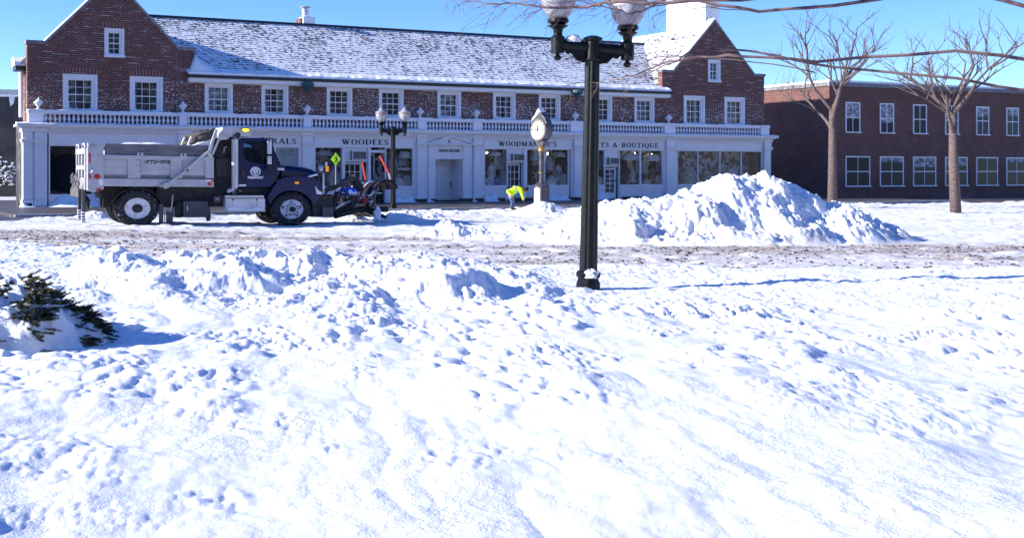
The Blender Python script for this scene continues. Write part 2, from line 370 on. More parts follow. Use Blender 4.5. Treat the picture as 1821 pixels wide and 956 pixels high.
def sign_text(text, s0, s1, z, h, y, name, parent, mt, thick=.02):
    W = 0; glyphs = []
    for ch in text:
        if ch == ' ': glyphs.append((None, W)); W += .55; continue
        g, w = serif(ch); glyphs.append((g, W)); W += w+.14
    W -= .14; k = (s1-s0)/W; mb = MB()
    for g, x in glyphs:
        if not g: continue
        for q in g:
            pts = [(s0+(x+p[0])*k, z+p[1]*h) for p in q]
            mb.prism(pts, y-thick, y)
    return mb.build(name, mt, parent)
def font_text(text, size, name, mt, parent, M4, shear=0, xs=1, ext=.004, bold=0):
    cu = bpy.data.curves.new(name, 'FONT'); cu.body = text; cu.size = size; cu.extrude = ext; cu.shear = shear
    cu.align_x = 'CENTER'; cu.align_y = 'CENTER'; cu.offset = bold
    ob = bpy.data.objects.new(name, cu); COL.objects.link(ob)
    dg = bpy.context.evaluated_depsgraph_get(); dg.update()
    me = bpy.data.meshes.new_from_object(ob.evaluated_get(dg)); bpy.data.objects.remove(ob)
    me.transform(M4 @ Matrix.Diagonal((xs, 1, 1, 1))); me.materials.clear(); me.materials.append(mt); me.name = name
    o = bpy.data.objects.new(name, me); COL.objects.link(o)
    if parent: o.parent = parent
    return o
def upright(x, y, z): return Matrix.Translation((x, y, z)) @ Matrix.Rotation(PI/2, 4, 'X')

# ------------------------------------------------------------------ the building
BL = empty('shop_building', (BO[0], BO[1], 0), BT, 'long red brick shop building with white colonnaded shopfronts, balustrade and snowy roof', 'building')
D2 = .6                                    # brick front stands this far behind the shopfront
SG = .1                                    # pavement level
sL, sM1 = BS(48, D2), BS(345, D2)          # brick wing at the near end
sM2 = BS(1177, D2); sRt = sM2+(sM1-sL)     # far wing
zE = 6.3
zTop = 7.55; zAp = 10.72
def wall(mb, s0, s1, z0, z1, holes, y0, y1):
    ss = sorted({s0, s1, *[h[0] for h in holes], *[h[1] for h in holes]}); zz = sorted({z0, z1, *[h[2] for h in holes], *[h[3] for h in holes]})
    ss = [v for v in ss if s0 <= v <= s1]; zz = [v for v in zz if z0 <= v <= z1]
    for a, b in zip(ss, ss[1:]):
        run = None
        for c, d in zip(zz, zz[1:]):
            inh = any(h[0]-1e-6 <= a and b <= h[1]+1e-6 and h[2]-1e-6 <= c and d <= h[3]+1e-6 for h in holes)
            if not inh:
                if run is None: run = [c, d]
                else: run[1] = d
            if inh and run: mb.box(a, b, y0, y1, *run); run = None
        if run: mb.box(a, b, y0, y1, *run)
# upper windows ------------------------------------------------
wins = []
def mainwin(p0, p1):
    c = (BS(p0, D2)+BS(p1, D2))/2; wins.append((c-.72, c+.72, 4.55, 6.05, 3, 4, .21, 'm'))
for a, b in ((362,415),(463,513.5),(580,626),(672,718),(776,820),(875,917),(956,997),(1050,1088.5),(1126,1164)): mainwin(a, b)
for a, b, y0, y1 in ((113,171,134,197),(232,287,138,199)):
    z1 = B(a, y0, D2)[1]; z0 = B(a, y1, D2)[1]; c = (BS(a, D2)+BS(b, D2))/2; wins.append((c-.8, c+.8, 4.5, 6.22, 3, 4, .25, 'g'))
c = (BS(186, D2)+BS(219.5, D2))/2; attic = (c-.47, c+.47, B(200, 100, D2)[1], B(200, 51, D2)[1], 2, 4, .19, 'g'); wins.append(attic)
mir = lambda s: sM2+(sM1-s)                # mirror the near wing onto the far one
for w in list(wins):
    if w[7] == 'g': wins.append((mir(w[1]), mir(w[0]), *w[2:]))
mb = MB(); holes = [(w[0]+.12, w[1]-.12, w[2]+.1, w[3]-.1) for w in wins if w[7] == 'm']
wall(mb, sM1, sM2, 3.6, zE, holes, D2, D2+.35)
mb.build('brick_wall', M['brick'], BL)
for k, (a0, a1) in enumerate(((sL, sM1), (sM2, sRt))):
    mb = MB(); att = attic if k == 0 else (mir(attic[1]), mir(attic[0]), *attic[2:])
    holes = [(w[0]+.12, w[1]-.12, w[2]+.1, w[3]-.1) for w in wins if w[7] == 'g' and a0 < w[0] < a1 and w[2] < 6]
    ah = (att[0]+.1, att[1]-.1, att[2]+.08, att[3]-.08)
    wall(mb, a0, a1, 3.6, ah[2], holes, D2-.03, D2+.35)
    mid = (a0+a1)/2; e = .8
    rk = lambda s: zAp-(zAp-zTop)*max(0, abs(s-mid))/((a1-a0)/2-e)
    y0, y1 = D2-.03, D2+.35
    mb.prism([(a0, ah[2]), (ah[0], ah[2]), (ah[0], rk(ah[0])), (a0+e, zTop), (a0, zTop)], y0, y1)
    mb.prism([(ah[1], ah[2]), (a1, ah[2]), (a1, zTop), (a1-e, zTop), (ah[1], rk(ah[1]))], y0, y1)
    mb.prism([(ah[0], ah[3]), (ah[1], ah[3]), (ah[1], rk(ah[1])), (mid, zAp), (ah[0], rk(ah[0]))], y0, y1)
    DW = 1.9 if k == 0 else 9.0
    if k == 0:
        mb.box(a0, a0+.35, y1, DW, 3.6, 6.7); mb.prism([(a0+.35,3.6),(mid+.3,3.6),(mid+.3,zAp-.4),(mid-.1,zAp-.4),(a0+.35,6.9)], DW-.3, DW)
        mb.prismx([(DW,3.6),(11.8,3.6),(11.8,6.3),(6.1,9.7),(3.4,9.9),(DW,9.9)], mid, mid+.3)
    else: mb.box(a0, a0+.35, y1, 9, 6.5, 6.6); mb.box(a1-.35, a1, y1, 9, 3.6, 6.5)
    mb.build('gable_wall', M['brickg'], BL)
    # coping stones along the rake
    mb = MB(); w = .16
    def cop(p, q):
        mb.add([(p[0], y0-.06, p[1]), (q[0], y0-.06, q[1]), (q[0], y1+.1, q[1]), (p[0], y1+.1, p[1]),
                (p[0], y0-.06, p[1]+w), (q[0], y0-.06, q[1]+w), (q[0], y1+.1, q[1]+w), (p[0], y1+.1, p[1]+w)],
               [(0,3,2,1),(4,5,6,7),(0,1,5,4),(1,2,6,5),(2,3,7,6),(3,0,4,7)])
    cop((a0-.06, zTop), (a0+e, zTop)); cop((a0+e, zTop), (mid, zAp)); cop((mid, zAp), (a1-e, zTop)); cop((a1-e, zTop), (a1+.06, zTop))
    mb.build('coping', M['coping'], BL)
    mb = MB(); n = 26
    for i in range(n):
        s_ = a0+e+(mid-a0-e)*i/n; s2 = a0+e+(mid-a0-e)*(i+1)/n; h = .07
        mb.add([(s_, y0-.02, rk(s_)+w), (s2, y0-.02, rk(s2)+w), (s2, y1+.1, rk(s2)+w+.01), (s_, y1+.1, rk(s_)+w+.01),
                (s_, y0+.02, rk(s_)+w+h), (s2, y0+.02, rk(s2)+w+h), (s2, y1+.1, rk(s2)+w+h), (s_, y1+.1, rk(s_)+w+h)],
               [(0,3,2,1),(4,5,6,7),(0,1,5,4),(1,2,6,5),(2,3,7,6),(3,0,4,7)])
    mb.build('coping_snow', M['snow2'], BL)
    # wing roof
    mb = MB(); hw = (a1-a0)/2; zr = zAp-.12; ze = 6.75
    for sg in (-1, 1):
        x = mid+sg*(hw+.25)
        if k == 0 and sg == 1:
            q = lambda s_: zr-(zr-ze)*(s_-mid)/(hw+.25); top = [(mid,y1,zr),(x,y1,ze),(x,6.5,ze),(mid+1.6,6.5,q(mid+1.6)),(mid,3.4,zr)]
            mb.add(top+[(a_,b_,c_-.2) for a_,b_,c_ in top], [(0,1,2,3,4),(9,8,7,6,5)]+[(i,i+5,(i+1)%5+5,(i+1)%5) for i in range(5)]); continue
        D1 = 1.95 if k == 0 else 9.2
        mb.add([(mid, y1, zr), (x, y1, ze), (x, D1, ze), (mid, D1, zr), (mid, y1, zr-.2), (x, y1, ze-.2), (x, D1, ze-.2), (mid, D1, zr-.2)],
            [(0,1,2,3),(7,6,5,4),(0,4,5,1),(1,5,6,2),(2,6,7,3),(3,7,4,0)])
    mb.build('wing_roof', M['roof'], BL)
# keystones and soldier courses over the wing windows
for w in wins:
    if w[7] == 'g':
        mb = MB(); x0, x1, z = w[0]-.04, w[1]+.04, w[3]+.0; n = 12; pts = []
        for i in range(n+1): tt = i/n; pts.append((x0+(x1-x0)*tt, z+.07*math.sin(PI*tt)))
        for i in range(n+1): tt = 1-i/n; pts.append((x0-.05+(x1-x0+.1)*tt, z+.25+.07*math.sin(PI*tt)))
        mb.prism(pts, D2-.05, D2); mb.build('brick_arch', M['arch'], BL)
# windows
def window(x0, x1, z0, z1, nc, nr, fr, kind, idx):
    y = D2-(.03 if kind == 'g' else 0); t1 = .12 if fr > .2 else .1
    mb = MB()
    mb.box(x0, x0+t1, y-.06, y+.04, z0, z1); mb.box(x1-t1, x1, y-.06, y+.04, z0, z1)
    mb.box(x0+t1, x1-t1, y-.06, y+.04, z1-t1, z1)
    mb.box(x0-.03, x1+.03, y-.12, y+.04, z0-.07, z0+.035)
    q = fr-t1                                            # inner casing set back
    mb.box(x0+t1-.005, x0+fr, y+.0, y+.16, z0+.04, z1-t1); mb.box(x1-fr, x1-t1+.005, y+.0, y+.16, z0+.04, z1-t1)
    mb.box(x0+fr, x1-fr, y+.0, y+.16, z1-fr, z1-t1); mb.box(x0+fr, x1-fr, y+.0, y+.16, z0+.035, z0+.1)
    f = mb.build('window', M['white'], BL)
    a0, a1, b0, b1 = x0+fr, x1-fr, z0+.1, z1-fr; ys = y+.1
    mb = MB(); s = .03
    mb.box(a0, a0+s, ys-.02, ys+.02, b0, b1); mb.box(a1-s, a1, ys-.02, ys+.02, b0, b1); mb.box(a0+s, a1-s, ys-.02, ys+.02, b0, b0+s); mb.box(a0+s, a1-s, ys-.02, ys+.02, b1-s, b1)
    zm = (b0+b1)/2; mb.box(a0+s, a1-s, ys-.025, ys+.02, zm-.022, zm+.022)
    for i in range(1, nc): x = a0+(a1-a0)*i/nc; mb.box(x-.011, x+.011, ys-.018, ys+.015, b0+s, zm-.022); mb.box(x-.011, x+.011, ys-.018, ys+.015, zm+.022, b1-s)
    for j in range(1, nr):
        if j*2 == nr: continue
        z = b0+(b1-b0)*j/nr
        mb.box(a0+s, a1-s, ys-.016, ys+.013, z-.011, z+.011)
    mb.build('sash', M['white2'], f)
    MB().box(a0+.01, a1-.01, ys+.021, ys+.027, b0+.01, b1-.01).build('pane', M['glass'], f)
    # room behind with a curtain or dark blind
    k = idx % 4
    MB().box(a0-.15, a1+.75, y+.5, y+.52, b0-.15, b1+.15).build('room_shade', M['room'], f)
    if k != 3:
        mb = MB(); n = 24
        for side in (0, 1):
            w = (a1-a0)*(.32 if k == 1 else .5 if k == 0 else .2); xs = a0 if side == 0 else a1-w
            vs = []
            for i in range(n+1):
                xx = xs+w*i/n; vs += [(xx, y+.3+.03*math.sin(i*1.3+idx), b0), (xx, y+.3+.03*math.sin(i*1.3+1), b1)]
            mb.add(vs, [(2*i, 2*i+2, 2*i+3, 2*i+1) for i in range(n)])
        mb.build('curtain', M['curtain'], f)
    # drifted snow on the sill
    mb = MB(); n = 14; rr = random.Random(idx); vs = []; hh = []
    for i in range(n+1):
        tt = i/n; e = abs(tt-.5)*2; h = .03+.10*e**3+rr.random()*.03+(.16 if i in (0,) else 0)*(1 if idx % 2 else .4)
        xx = x0+t1*.4+(x1-x0-t1*.8)*tt; hh.append((xx, h))
    for xx, h in hh: vs += [(xx, y-.11, z0+.03), (xx, y-.08, z0+.03+h*.6), (xx, ys-.03, z0+.05+h+.04), (xx, ys-.03, z0+.02)]
    fs = []
    for i in range(n):
        for j in range(3): fs.append((4*i+j, 4*i+4+j, 4*i+5+j, 4*i+1+j))
    fs += [(0,1,2,3), (4*n+3, 4*n+2, 4*n+1, 4*n)]
    mb.add(vs, fs); mb.build('sill_snow', M['snow2'], f)
    # frost creeping up the panes
    mb = MB()
    for i in range(26):
        side = rr.choice((0, 0, 1)); zz = b0+(b1-b0)*rr.random()**1.6*.9; sz = .015+.03*rr.random()*(1-(zz-b0)/(b1-b0))
        xx = (a0+.01+rr.random()*.06) if side == 0 else (a1-.01-rr.random()*.04)
        mb.lathe([(0,-sz*.7), (sz, 0), (0, sz*.7)], 6, (xx, ys-.03, zz), 'z', 1, .4)
    mb.build('window_snow', M['snow2'], f)
for i, w in enumerate(wins): window(*w, i)
# main roof ----------------------------------------------------
yR = 6.15; zR = 9.88; yE = .22; zG = 6.4
mb = MB(); x0, x1 = (sL+sM1)/2, (sM2+sRt)/2
def slab(mb, x0, x1, ya, za, yb, zb, th):
    mb.add([(x0,ya,za),(x1,ya,za),(x1,yb,zb),(x0,yb,zb),(x0,ya,za-th),(x1,ya,za-th),(x1,yb,zb-th),(x0,yb,zb-th)],
           [(0,1,2,3),(7,6,5,4),(0,4,5,1),(1,5,6,2),(2,6,7,3),(3,7,4,0)])
xa, xb = sM1-.3, sM2+.3
slab(mb, xa, xb, yE, zG, yR, zR, .12); slab(mb, x0, xa, D2+.5, zG+(zR-zG)*(D2+.5-yE)/(yR-yE), yR, zR, .12); slab(mb, xb, x1, D2+.5, zG+(zR-zG)*(D2+.5-yE)/(yR-yE), yR, zR, .12)
slab(mb, x0, x1, yR, zR, 12.2, zG, .12)
mb.build('roof', M['roof'], BL)
MB().tube([(x0, yR, zR+.03), (x1, yR, zR+.03)], .085, 8).build('ridge_cap', M['gutter'], BL)
# eave: snow lip, gutter, white fascia
mb = MB(); x = xa-.1; i = 0
while x < xb:
    w = 1.72+.1*math.sin(i*2.3); xe = min(x+w-.03, xb+.05); n = 8; i += 1
    for k in range(n):
        s0, s1 = x+(xe-x)*k/n, x+(xe-x)*(k+1)/n; h0 = .1+.02*math.sin(s0*5)+.012*math.sin(s0*13); h1 = .1+.02*math.sin(s1*5)+.012*math.sin(s1*13)
        mb.add([(s0,yE-.06,zG-.02),(s1,yE-.06,zG-.02),(s1,yE+.5,zG+.22),(s0,yE+.5,zG+.22),(s0,yE-.05,zG+h0),(s1,yE-.05,zG+h1),(s1,yE+.5,zG+.35),(s0,yE+.5,zG+.35)],
               [(0,3,2,1),(4,5,6,7),(0,1,5,4),(1,2,6,5),(2,3,7,6),(3,0,4,7)])
    x += w
mb.build('eave_snow', M['snow2'], BL, smooth=False)
MB().box(xa-.12, xb+.12, yE-.1, yE+.06, zG-.17, zG-.02).build('gutter', M['gutter'], BL)
MB().box(xa-.05, xb+.05, yE+.0, D2+.02, zG-.36, zG-.172).box(xa, xb, yE+.15, D2-.002, zG-.40, zG-.361).build('fascia', M['white2'], BL, bevel=.01)
# return eave, downpipe at the near end
mb = MB(); mb.box(sL-.45, sL-.02, .95, 1.9, 6.35, 6.55); mb.build('side_gutter', M['gutter'], BL)
mb = MB(); mb.prismx([(.9,6.56),(1.95,6.56),(1.95,6.98),(1.5,7.0),(1.0,6.75)], sL-.5, sL-.02); mb.build('eave_snow', M['snow2'], BL)
mb = MB(); mb.tube([(sL-.18,1.2,6.35),(sL-.18,1.2,4.2)], .1, 10); mb.build('downpipe', M['white2'], BL)
# drift where roof meets the wing parapet
mb = MB(); vs = []
for i in range(9):
    tt = i/8; yy = yE+.1+1.6*tt; zz = zG+(yy-yE)*(zR-zG)/(yR-yE)
    vs += [(sM1-.25, yy, zz+.02), (sM1+.03, yy, zz+.75*(1-tt)**.7+.15), (sM1+.3, yy, zz+.3*(1-tt)+.06), (sM1+1.2*(1-tt*.5), yy, zz+.01)]
mb.add(vs, [(4*i+j, 4*i+j+1, 4*i+j+5, 4*i+j+4) for i in range(8) for j in range(3)]+[(0,3,2,1)])
mb.build('roof_drift', M['snow2'], BL, smooth=True)
# flue with cap on a small chimney block
cs = plane(BO, BT, 543, 30, 6.6)[0]
mb = MB(); mb.box(cs-.42, cs+.42, 6.3, 7.0, 9.2, zR+.42); ch = mb.build('chimney', M['brick'], BL)
mb = MB(); mb.prism([(cs-.3,zR+.0),(cs+.46,zR-.1),(cs+.46,zR+.5),(cs+.2,zR+.52),(cs-.02,zR+.6),(cs-.3,zR+.5)], 6.2, 6.9); mb.build('chimney_snow', M['snow2'], ch, bevel=.05)
mb = MB(); mb.lathe([(.2,0),(.2,.3),(.17,.3),(.17,.4),(.21,.4),(.21,.55),(.14,.56),(.14,.6),(.34,.62),(.3,.68),(.05,.74),(0,.74)], 20, (cs,6.6,zR+.42)); mb.build('flue', M['chrome'], ch, smooth=False)
# lamps hung under the eave
for px, py in ((547,153),(1026,166)):
    s_, z_ = B(px, py, .05)
    e = MB().tube([(s_, .1, zG-.1), (s_, .1, z_+.2)], .06, 8).lathe([(.1,.22),(.3,.16),(.33,.05),(.3,-.02),(.2,-.1),(.12,-.3),(0,-.38)], 14, (s_, 0, z_)).build('eave_lamp', M['teal'], BL)
# ------------------------------------------------------------------ shopfront
zC = 3.73                                   # drip line of the cornice
c0, c1 = BS(40), BS(1200)+(mir(sL)-BS(1200, D2))+.45
zs0, zs1 = .9, 2.93                         # shop window sill and head
# cornice with dentils; snow sloping over it
mb = MB()
mb.box(c0-.3, c1+.3, -.38, D2+.1, zC, zC+.1); mb.box(c0-.18, c1+.18, -.26, D2, zC-.05, zC-.002); mb.box(c0-.06, c1+.06, -.14, D2, zC-.24, zC-.052)
cor = mb.build('cornice', M['white'], BL)
mb = MB(); x = c0
while x < c1: mb.box(x, x+.055, -.2, -.142, zC-.2, zC-.1); x += .115
mb.build('dentils', M['white'], cor)
mb = MB(); n = 300; vs = []
for i in range(n+1):
    xx = c0-.3+(c1-c0+.6)*i/n; h = .02*math.sin(xx*3.1)+.015*math.sin(xx*9.7)
    vs += [(xx,-.42,zC+.1),(xx,-.40,zC+.135+h*.3),(xx,-.22,zC+.18+h*.6),(xx,-.02,zC+.20+h*.6),(xx,.05,zC+.2),(xx,.05,zC+.1)]
mb.add(vs, [(6*i+j, 6*i+6+j, 6*i+7+j, 6*i+1+j) for i in range(n) for j in range(5)]+[(0,1,2,3,4,5),tuple(6*n+j for j in (5,4,3,2,1,0))])
mb.build('cornice_snow', M['snow2'], cor)
# frieze wall, continuous
mb = MB(); mb.box(c0+.02, c1-.02, .02, .4, 3.42, zC-.24); mb.build('frieze', M['white'], BL)
mid0 = (sL+sM1)/2
# side wall of the shopfront at the near end and far end, ceiling slab
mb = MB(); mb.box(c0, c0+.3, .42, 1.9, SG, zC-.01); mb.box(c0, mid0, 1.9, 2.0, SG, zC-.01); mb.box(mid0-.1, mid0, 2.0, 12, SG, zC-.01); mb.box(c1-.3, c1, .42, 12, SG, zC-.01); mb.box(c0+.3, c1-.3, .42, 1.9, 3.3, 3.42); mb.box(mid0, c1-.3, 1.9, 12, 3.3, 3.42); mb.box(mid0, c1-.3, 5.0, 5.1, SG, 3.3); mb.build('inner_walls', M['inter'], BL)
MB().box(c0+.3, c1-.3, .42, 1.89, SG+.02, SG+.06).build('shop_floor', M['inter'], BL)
MB().box(c0+.2, c1-.2, .1, D2-.02, zC+.102, zC+.14).build('balcony_deck', M['snow2'], BL)
# dark felt of snow-free plinth
zr0, zr1 = zC+.19, 4.33                     # balusters between these
peds = [(50,77),(318,332),(539,552),(742,756),(840,855),(1013,1036),(1180,1199)]
pedS = [(BS(a, .1), BS(b, .1)) for a, b in peds]; pedS.append((c1-.75, c1-.1))
prof = [(.045,0),(.065,.02),(.065,.06),(.035,.09),(.04,.13),(.085,.24),(.075,.31),(.04,.42),(.034,.48),(.05,.52),(.05,.56)]
kz = (zr1-zr0)/.56
bme = MB().lathe([(r*.92, h*kz) for r, h in prof], 10); bobj = None
nb = 0; rest = MB()
for k in range(len(pedS)-1):
    a, b = pedS[k][1], pedS[k+1][0]
    mb = MB(); mb.box(a, b, .02, .26, zr1, zr1+.14); mb.box(a, b, .04, .24, zr0-.1, zr0)
    rail = mb.build('balustrade', M['white'], BL, bevel=.012)
    mb = MB(); n = 40; vs = []
    for i in range(n+1):
        xx = a+(b-a)*i/n; h = .05+.015*math.sin(xx*4)+.012*math.sin(xx*11.3+k)
        vs += [(xx,.015,zr1+.13),(xx,.03,zr1+.14+h*.8),(xx,.14,zr1+.15+h),(xx,.25,zr1+.14+h*.8),(xx,.265,zr1+.13)]
    mb.add(vs, [(5*i+j, 5*i+5+j, 5*i+6+j, 5*i+1+j) for i in range(n) for j in range(4)]+[(0,1,2,3,4),tuple(5*n+j for j in (4,3,2,1,0))])
    mb.build('rail_snow', M['snow2'], rail)
    cnt = int(round((b-a)/.212))
    for i in range(cnt):
        xx = a+(b-a)*(i+.5)/cnt
        if nb < 100:
            if bobj is None: bobj = bme.build('baluster', M['white'], rail, smooth=True); o = bobj
            else: o = bobj.copy(); COL.objects.link(o); o.parent = rail
            o.location = (xx, .14, zr0); nb += 1
        else:
            rest.lathe([(r*.92, h*kz) for r, h in prof], 8, (xx, .14, zr0))
tag(rest.build('baluster_row', M['white'], BL, smooth=True), kind='stuff')
for k, (a, b) in enumerate(pedS):
    mb = MB(); mb.box(a, b, -.02, .3, zr0-.12, zr1+.02); mb.box(a-.04, b+.04, -.06, .34, zr1+.02, zr1+.14)
    mb.build('pedestal', M['white'], BL, bevel=.012)
    mb = MB(); mb.box(a-.02, b+.02, -.04, .32, zr1+.14, zr1+.2); mb.build('rail_snow', M['snow2'], BL, bevel=.03)
# urns stand on the pedestals
URNS = ['white urn half filled with snow on the corner pedestal nearest the parking structure', 'snow heaped white urn above the dump bed of the truck', 'white urn beside the eave lamp, over the truck cab',
        'white urn on the pedestal just right of the small street lamp', 'white urn above the second pilaster of the Dixon Square doorway', 'white urn just left of the big black lamp post', 'white urn over the last pilaster before the far brick wing']
up = [68, 325, 546, 747, 847, 1023, 1189]
for k, px in enumerate(up):
    e = empty('stone_urn', (0,0,0), BT, URNS[k], 'urn', 'stone urns along the balustrade')
    s_ = BS(px, .14); c, s = math.cos(BT), math.sin(BT); e.location = (BO[0]+s_*c-.14*s, BO[1]+s_*s+.14*c, zr1+.19)
    MB().lathe([(.11,0),(.11,.03),(.05,.06),(.04,.1),(.09,.16),(.2,.3),(.22,.34),(.17,.36)], 16).build('bowl', M['white'], e, smooth=True)
    MB().lathe([(.18,.345),(.15,.39),(.08,.45),(.03,.5),(.035,.53),(0,.56)], 12, (.02,0,0)).build('snow_cap', M['snow2'], e, smooth=True)
# pilasters
def pilaster(a, b, double=False):
    mb = MB(); y = -.1
    mb.box(a, b, y, .3, SG+.32, 2.86); mb.box(a-.05, b+.05, y-.05, .3, SG, SG+.3); mb.box(a-.03, b+.03, y-.03, .3, SG+.3, SG+.36)
    mb.box(a-.02, b+.02, y-.02, .3, 2.86, 2.90); mb.box(a-.0, b+.0, y-.01, .3, 2.90, 3.0); mb.box(a-.06, b+.06, y-.06, .3, 3.0, 3.09); mb.box(a-.1, b+.1, y-.1, .3, 3.09, 3.16)
    mb.box(a-.03, b+.03, y-.03, .3, 3.16, zC-.24)
    mb.box(a-.07, b+.07, y-.09, .3, zC-.238, zC-.06)
    return mb.build('pilaster', M['white'], BL, bevel=.015)
pil = [(41,57),(62,80),(318,337),(539,553.5),(743,757),(843,857),(1022,1037),(1186,1201)]
for a, b in pil: pilaster(BS(a, -.1), BS(b, -.1))
for a, b in pil[2:]: MB().box(BS(a)-.22, BS(b)+.22, .045, .29, SG+.01, 3.41).build('pier', M['white'], BL)
pilaster(c1-.55, c1-.05)
MB().box(BS(41), BS(84), .0, .4, SG, 3.42).build('corner_pier', M['white'], BL)
# snow drifts pushed against the shopfront feet, bare plinths between them
rr = random.Random(3)
def drift(a, b, h, d, seed):
    n = 24; m_ = 7; vs = []; r2 = random.Random(seed)
    ph = [r2.random()*6 for _ in range(3)]
    for i in range(n+1):
        tt = i/n; xx = a+(b-a)*tt; env = min(1, tt*5, (1-tt)*5)**.7*(.75+.25*math.sin(tt*7+ph[0]))
        for j in range(m_+1):
            u = j/m_; vs.append((xx, -.03-d*u*(.6+.4*env), SG-.02+h*env*(1-u)**2.2+.03*env*math.sin(xx*8+u*5+ph[1])*(1-u)+.02))
        
    mb = MB(); mb.add(vs, [(i*(m_+1)+j, i*(m_+1)+j+1, (i+1)*(m_+1)+j+1, (i+1)*(m_+1)+j) for i in range(n) for j in range(m_)])
    return mb.build('snow_drift', M['snow2'], None, smooth=True)
def world(s_, dep, z): return Vector((BO[0]+s_*math.cos(BT)-dep*math.sin(BT), BO[1]+s_*math.sin(BT)+dep*math.cos(BT), z))
DR = [((84,180),.55,1.1,'snow drift sloping up under the big dark window behind the truck'), ((180,316),.4,.7,'snow drift under the dark window, hidden mostly by truck wheels'), ((34,62),.3,.5,'small snow heap at the foot of the corner pilaster'),
      ((556,640),.35,.6,'snow drift below the shop window behind the plow'), ((700,738),.35,.5,'snow drift below the shop window beside the small street lamp'), ((757,770),.22,.5,'little snow heap left of the white panelled door'), ((836,846),.2,.5,'little snow heap between the doorway and its far pilaster'),
      ((860,884),.5,.5,'snow drift behind the bending worker'), ((975,1012),.4,.5,'snow drift below the window beside the post clock'), ((1040,1082),.35,.55,'snow drift beside the glazed shop door behind the big lamp post')]
for k, ((a, b), h, d, lb) in enumerate(DR):
    o = drift(BS(a), BS(b), h, d, k); o.location = (BO[0], BO[1], 0); o.rotation_euler = (0, 0, BT)
    tag(o, lb, 'snow drift', 'snow drifts against the shopfront')
mb = MB()
for a, b in ((42,56),(556,575),(735,757),(764,774),(812,838),(842,857),(882,896),(905,945),(1008,1022),(1020,1042),(1103,1140)):
    mb.box(BS(a), BS(b), -.17, -.152, SG+.0, SG+.17)
mb.build('dark_plinth', M['gutter'], BL)
# bays -----------------------------------------------------------
def zf(py): return BZ(py)
def glassbox(f, a, b, z0, z1, y=.12):
    MB().box(a, b, y, y+.012, z0, z1).build('pane', M['glass'], f)
def kneewall(a, b, z1, y=.05, panels=2):
    mb = MB(); mb.box(a, b, y, y+.2, SG, z1-.05); mb.box(a-.0, b+.0, y-.06, y+.2, z1-.05, z1)
    n = panels; w = (b-a)/n
    for i in range(n):
        x0, x1 = a+w*i+.1, a+w*(i+1)-.1; z0, zt = SG+.22, z1-.16
        for q in ((x0,x1,z0,z0+.035),(x0,x1,zt-.035,zt),(x0,x0+.035,z0+.035,zt-.035),(x1-.035,x1,z0+.035,zt-.035)): mb.box(q[0], q[1], y-.02, y, q[2], q[3])
    return mb.build('knee_wall', M['white'], BL)
def frame(a, b, z0, z1, muls=(), w=.05, y=.08, name='window'):
    mb = MB(); mb.box(a, a+w, y-.04, y+.1, z0, z1); mb.box(b-w, b, y-.04, y+.1, z0, z1); mb.box(a+w, b-w, y-.04, y+.1, z1-w, z1); mb.box(a+w, b-w, y-.04, y+.1, z0, z0+w)
    for x in muls: mb.box(x-w/2, x+w/2, y-.04, y+.1, z0+w, z1-w)
    return mb.build(name, M['white'], BL)
def board(a, b, text, ta, tb, z0=3.0, z1=3.42):
    mb = MB(); mb.box(a, b, .0, .3, z0-.06, z1)
    o = mb.build('sign_board', M['white'], BL)
    mb = MB(); w = .02
    for q in ((a+.03,b-.03,z0,z0+w),(a+.03,b-.03,z1-w-.01,z1-.01),(a+.03,a+.03+w,z0+w,z1-w-.01),(b-.03-w,b-.03,z0+w,z1-w-.01)): mb.box(q[0], q[1], -.02, .0, q[2], q[3])
    mb.build('board_moulding', M['white2'], o)
    if text: sign_text(text, ta, tb, z0+.075, .27, -.003, 'lettering', o, M['ink'])
    return o
# bay with the large dark window beside the truck
a, b = BS(87), BS(312); mb = MB(); mb.box(a, BS(318), .0, .3, 2.93, 3.42); mb.build('sign_board', M['white'], BL)
kneewall(a, b, .62, panels=5); f = frame(a, b, .6, 2.93, [a+(b-a)*.34, a+(b-a)*.67], .06); glassbox(f, a+.05, b-.05, .65, 2.9)
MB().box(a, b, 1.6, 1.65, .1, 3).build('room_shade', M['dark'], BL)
# bay "...URALS"
a, b = BS(338), BS(538); board(a, b, 'NATURALS', BS(432), BS(527)); kneewall(a, b, zs0, panels=5)
f = frame(a, b, zs0, 2.95, [BS(430), BS(490)], .07); glassbox(f, a, b, zs0+.05, 2.9); MB().box(BS(490), b, .2, .22, zs0, 2.93).build('window_blind', M['frost'], f)
font_text('O  C', .36, 'blind_lettering', M['alu2'], f, upright(BS(512), .195, 2.62))
def aircon(a, b, z0, z1, parent):
    mb = MB(); w = .035; y = -.12
    mb.box(a, b, y+.03, .3, z0, z1)
    e = mb.build('air_conditioner', M['alu2'], parent)
    mb = MB(); mb.box(a, a+w, y, y+.03, z0, z1); mb.box(b-w, b, y, y+.03, z0, z1); mb.box(a+w, b-w, y, y+.03, z1-w, z1); mb.box(a+w, b-w, y, y+.03, z0, z0+w)
    mb.build('grille_frame', M['white2'], e)
    mb = MB(); n = 10
    for i in range(n): z = z0+w+(z1-z0-2*w)*(i+.5)/n; mb.box(a+w, b-w, y+.012, y+.028, z-.006, z+.006)
    mb.build('grille', M['dgrey'], e)
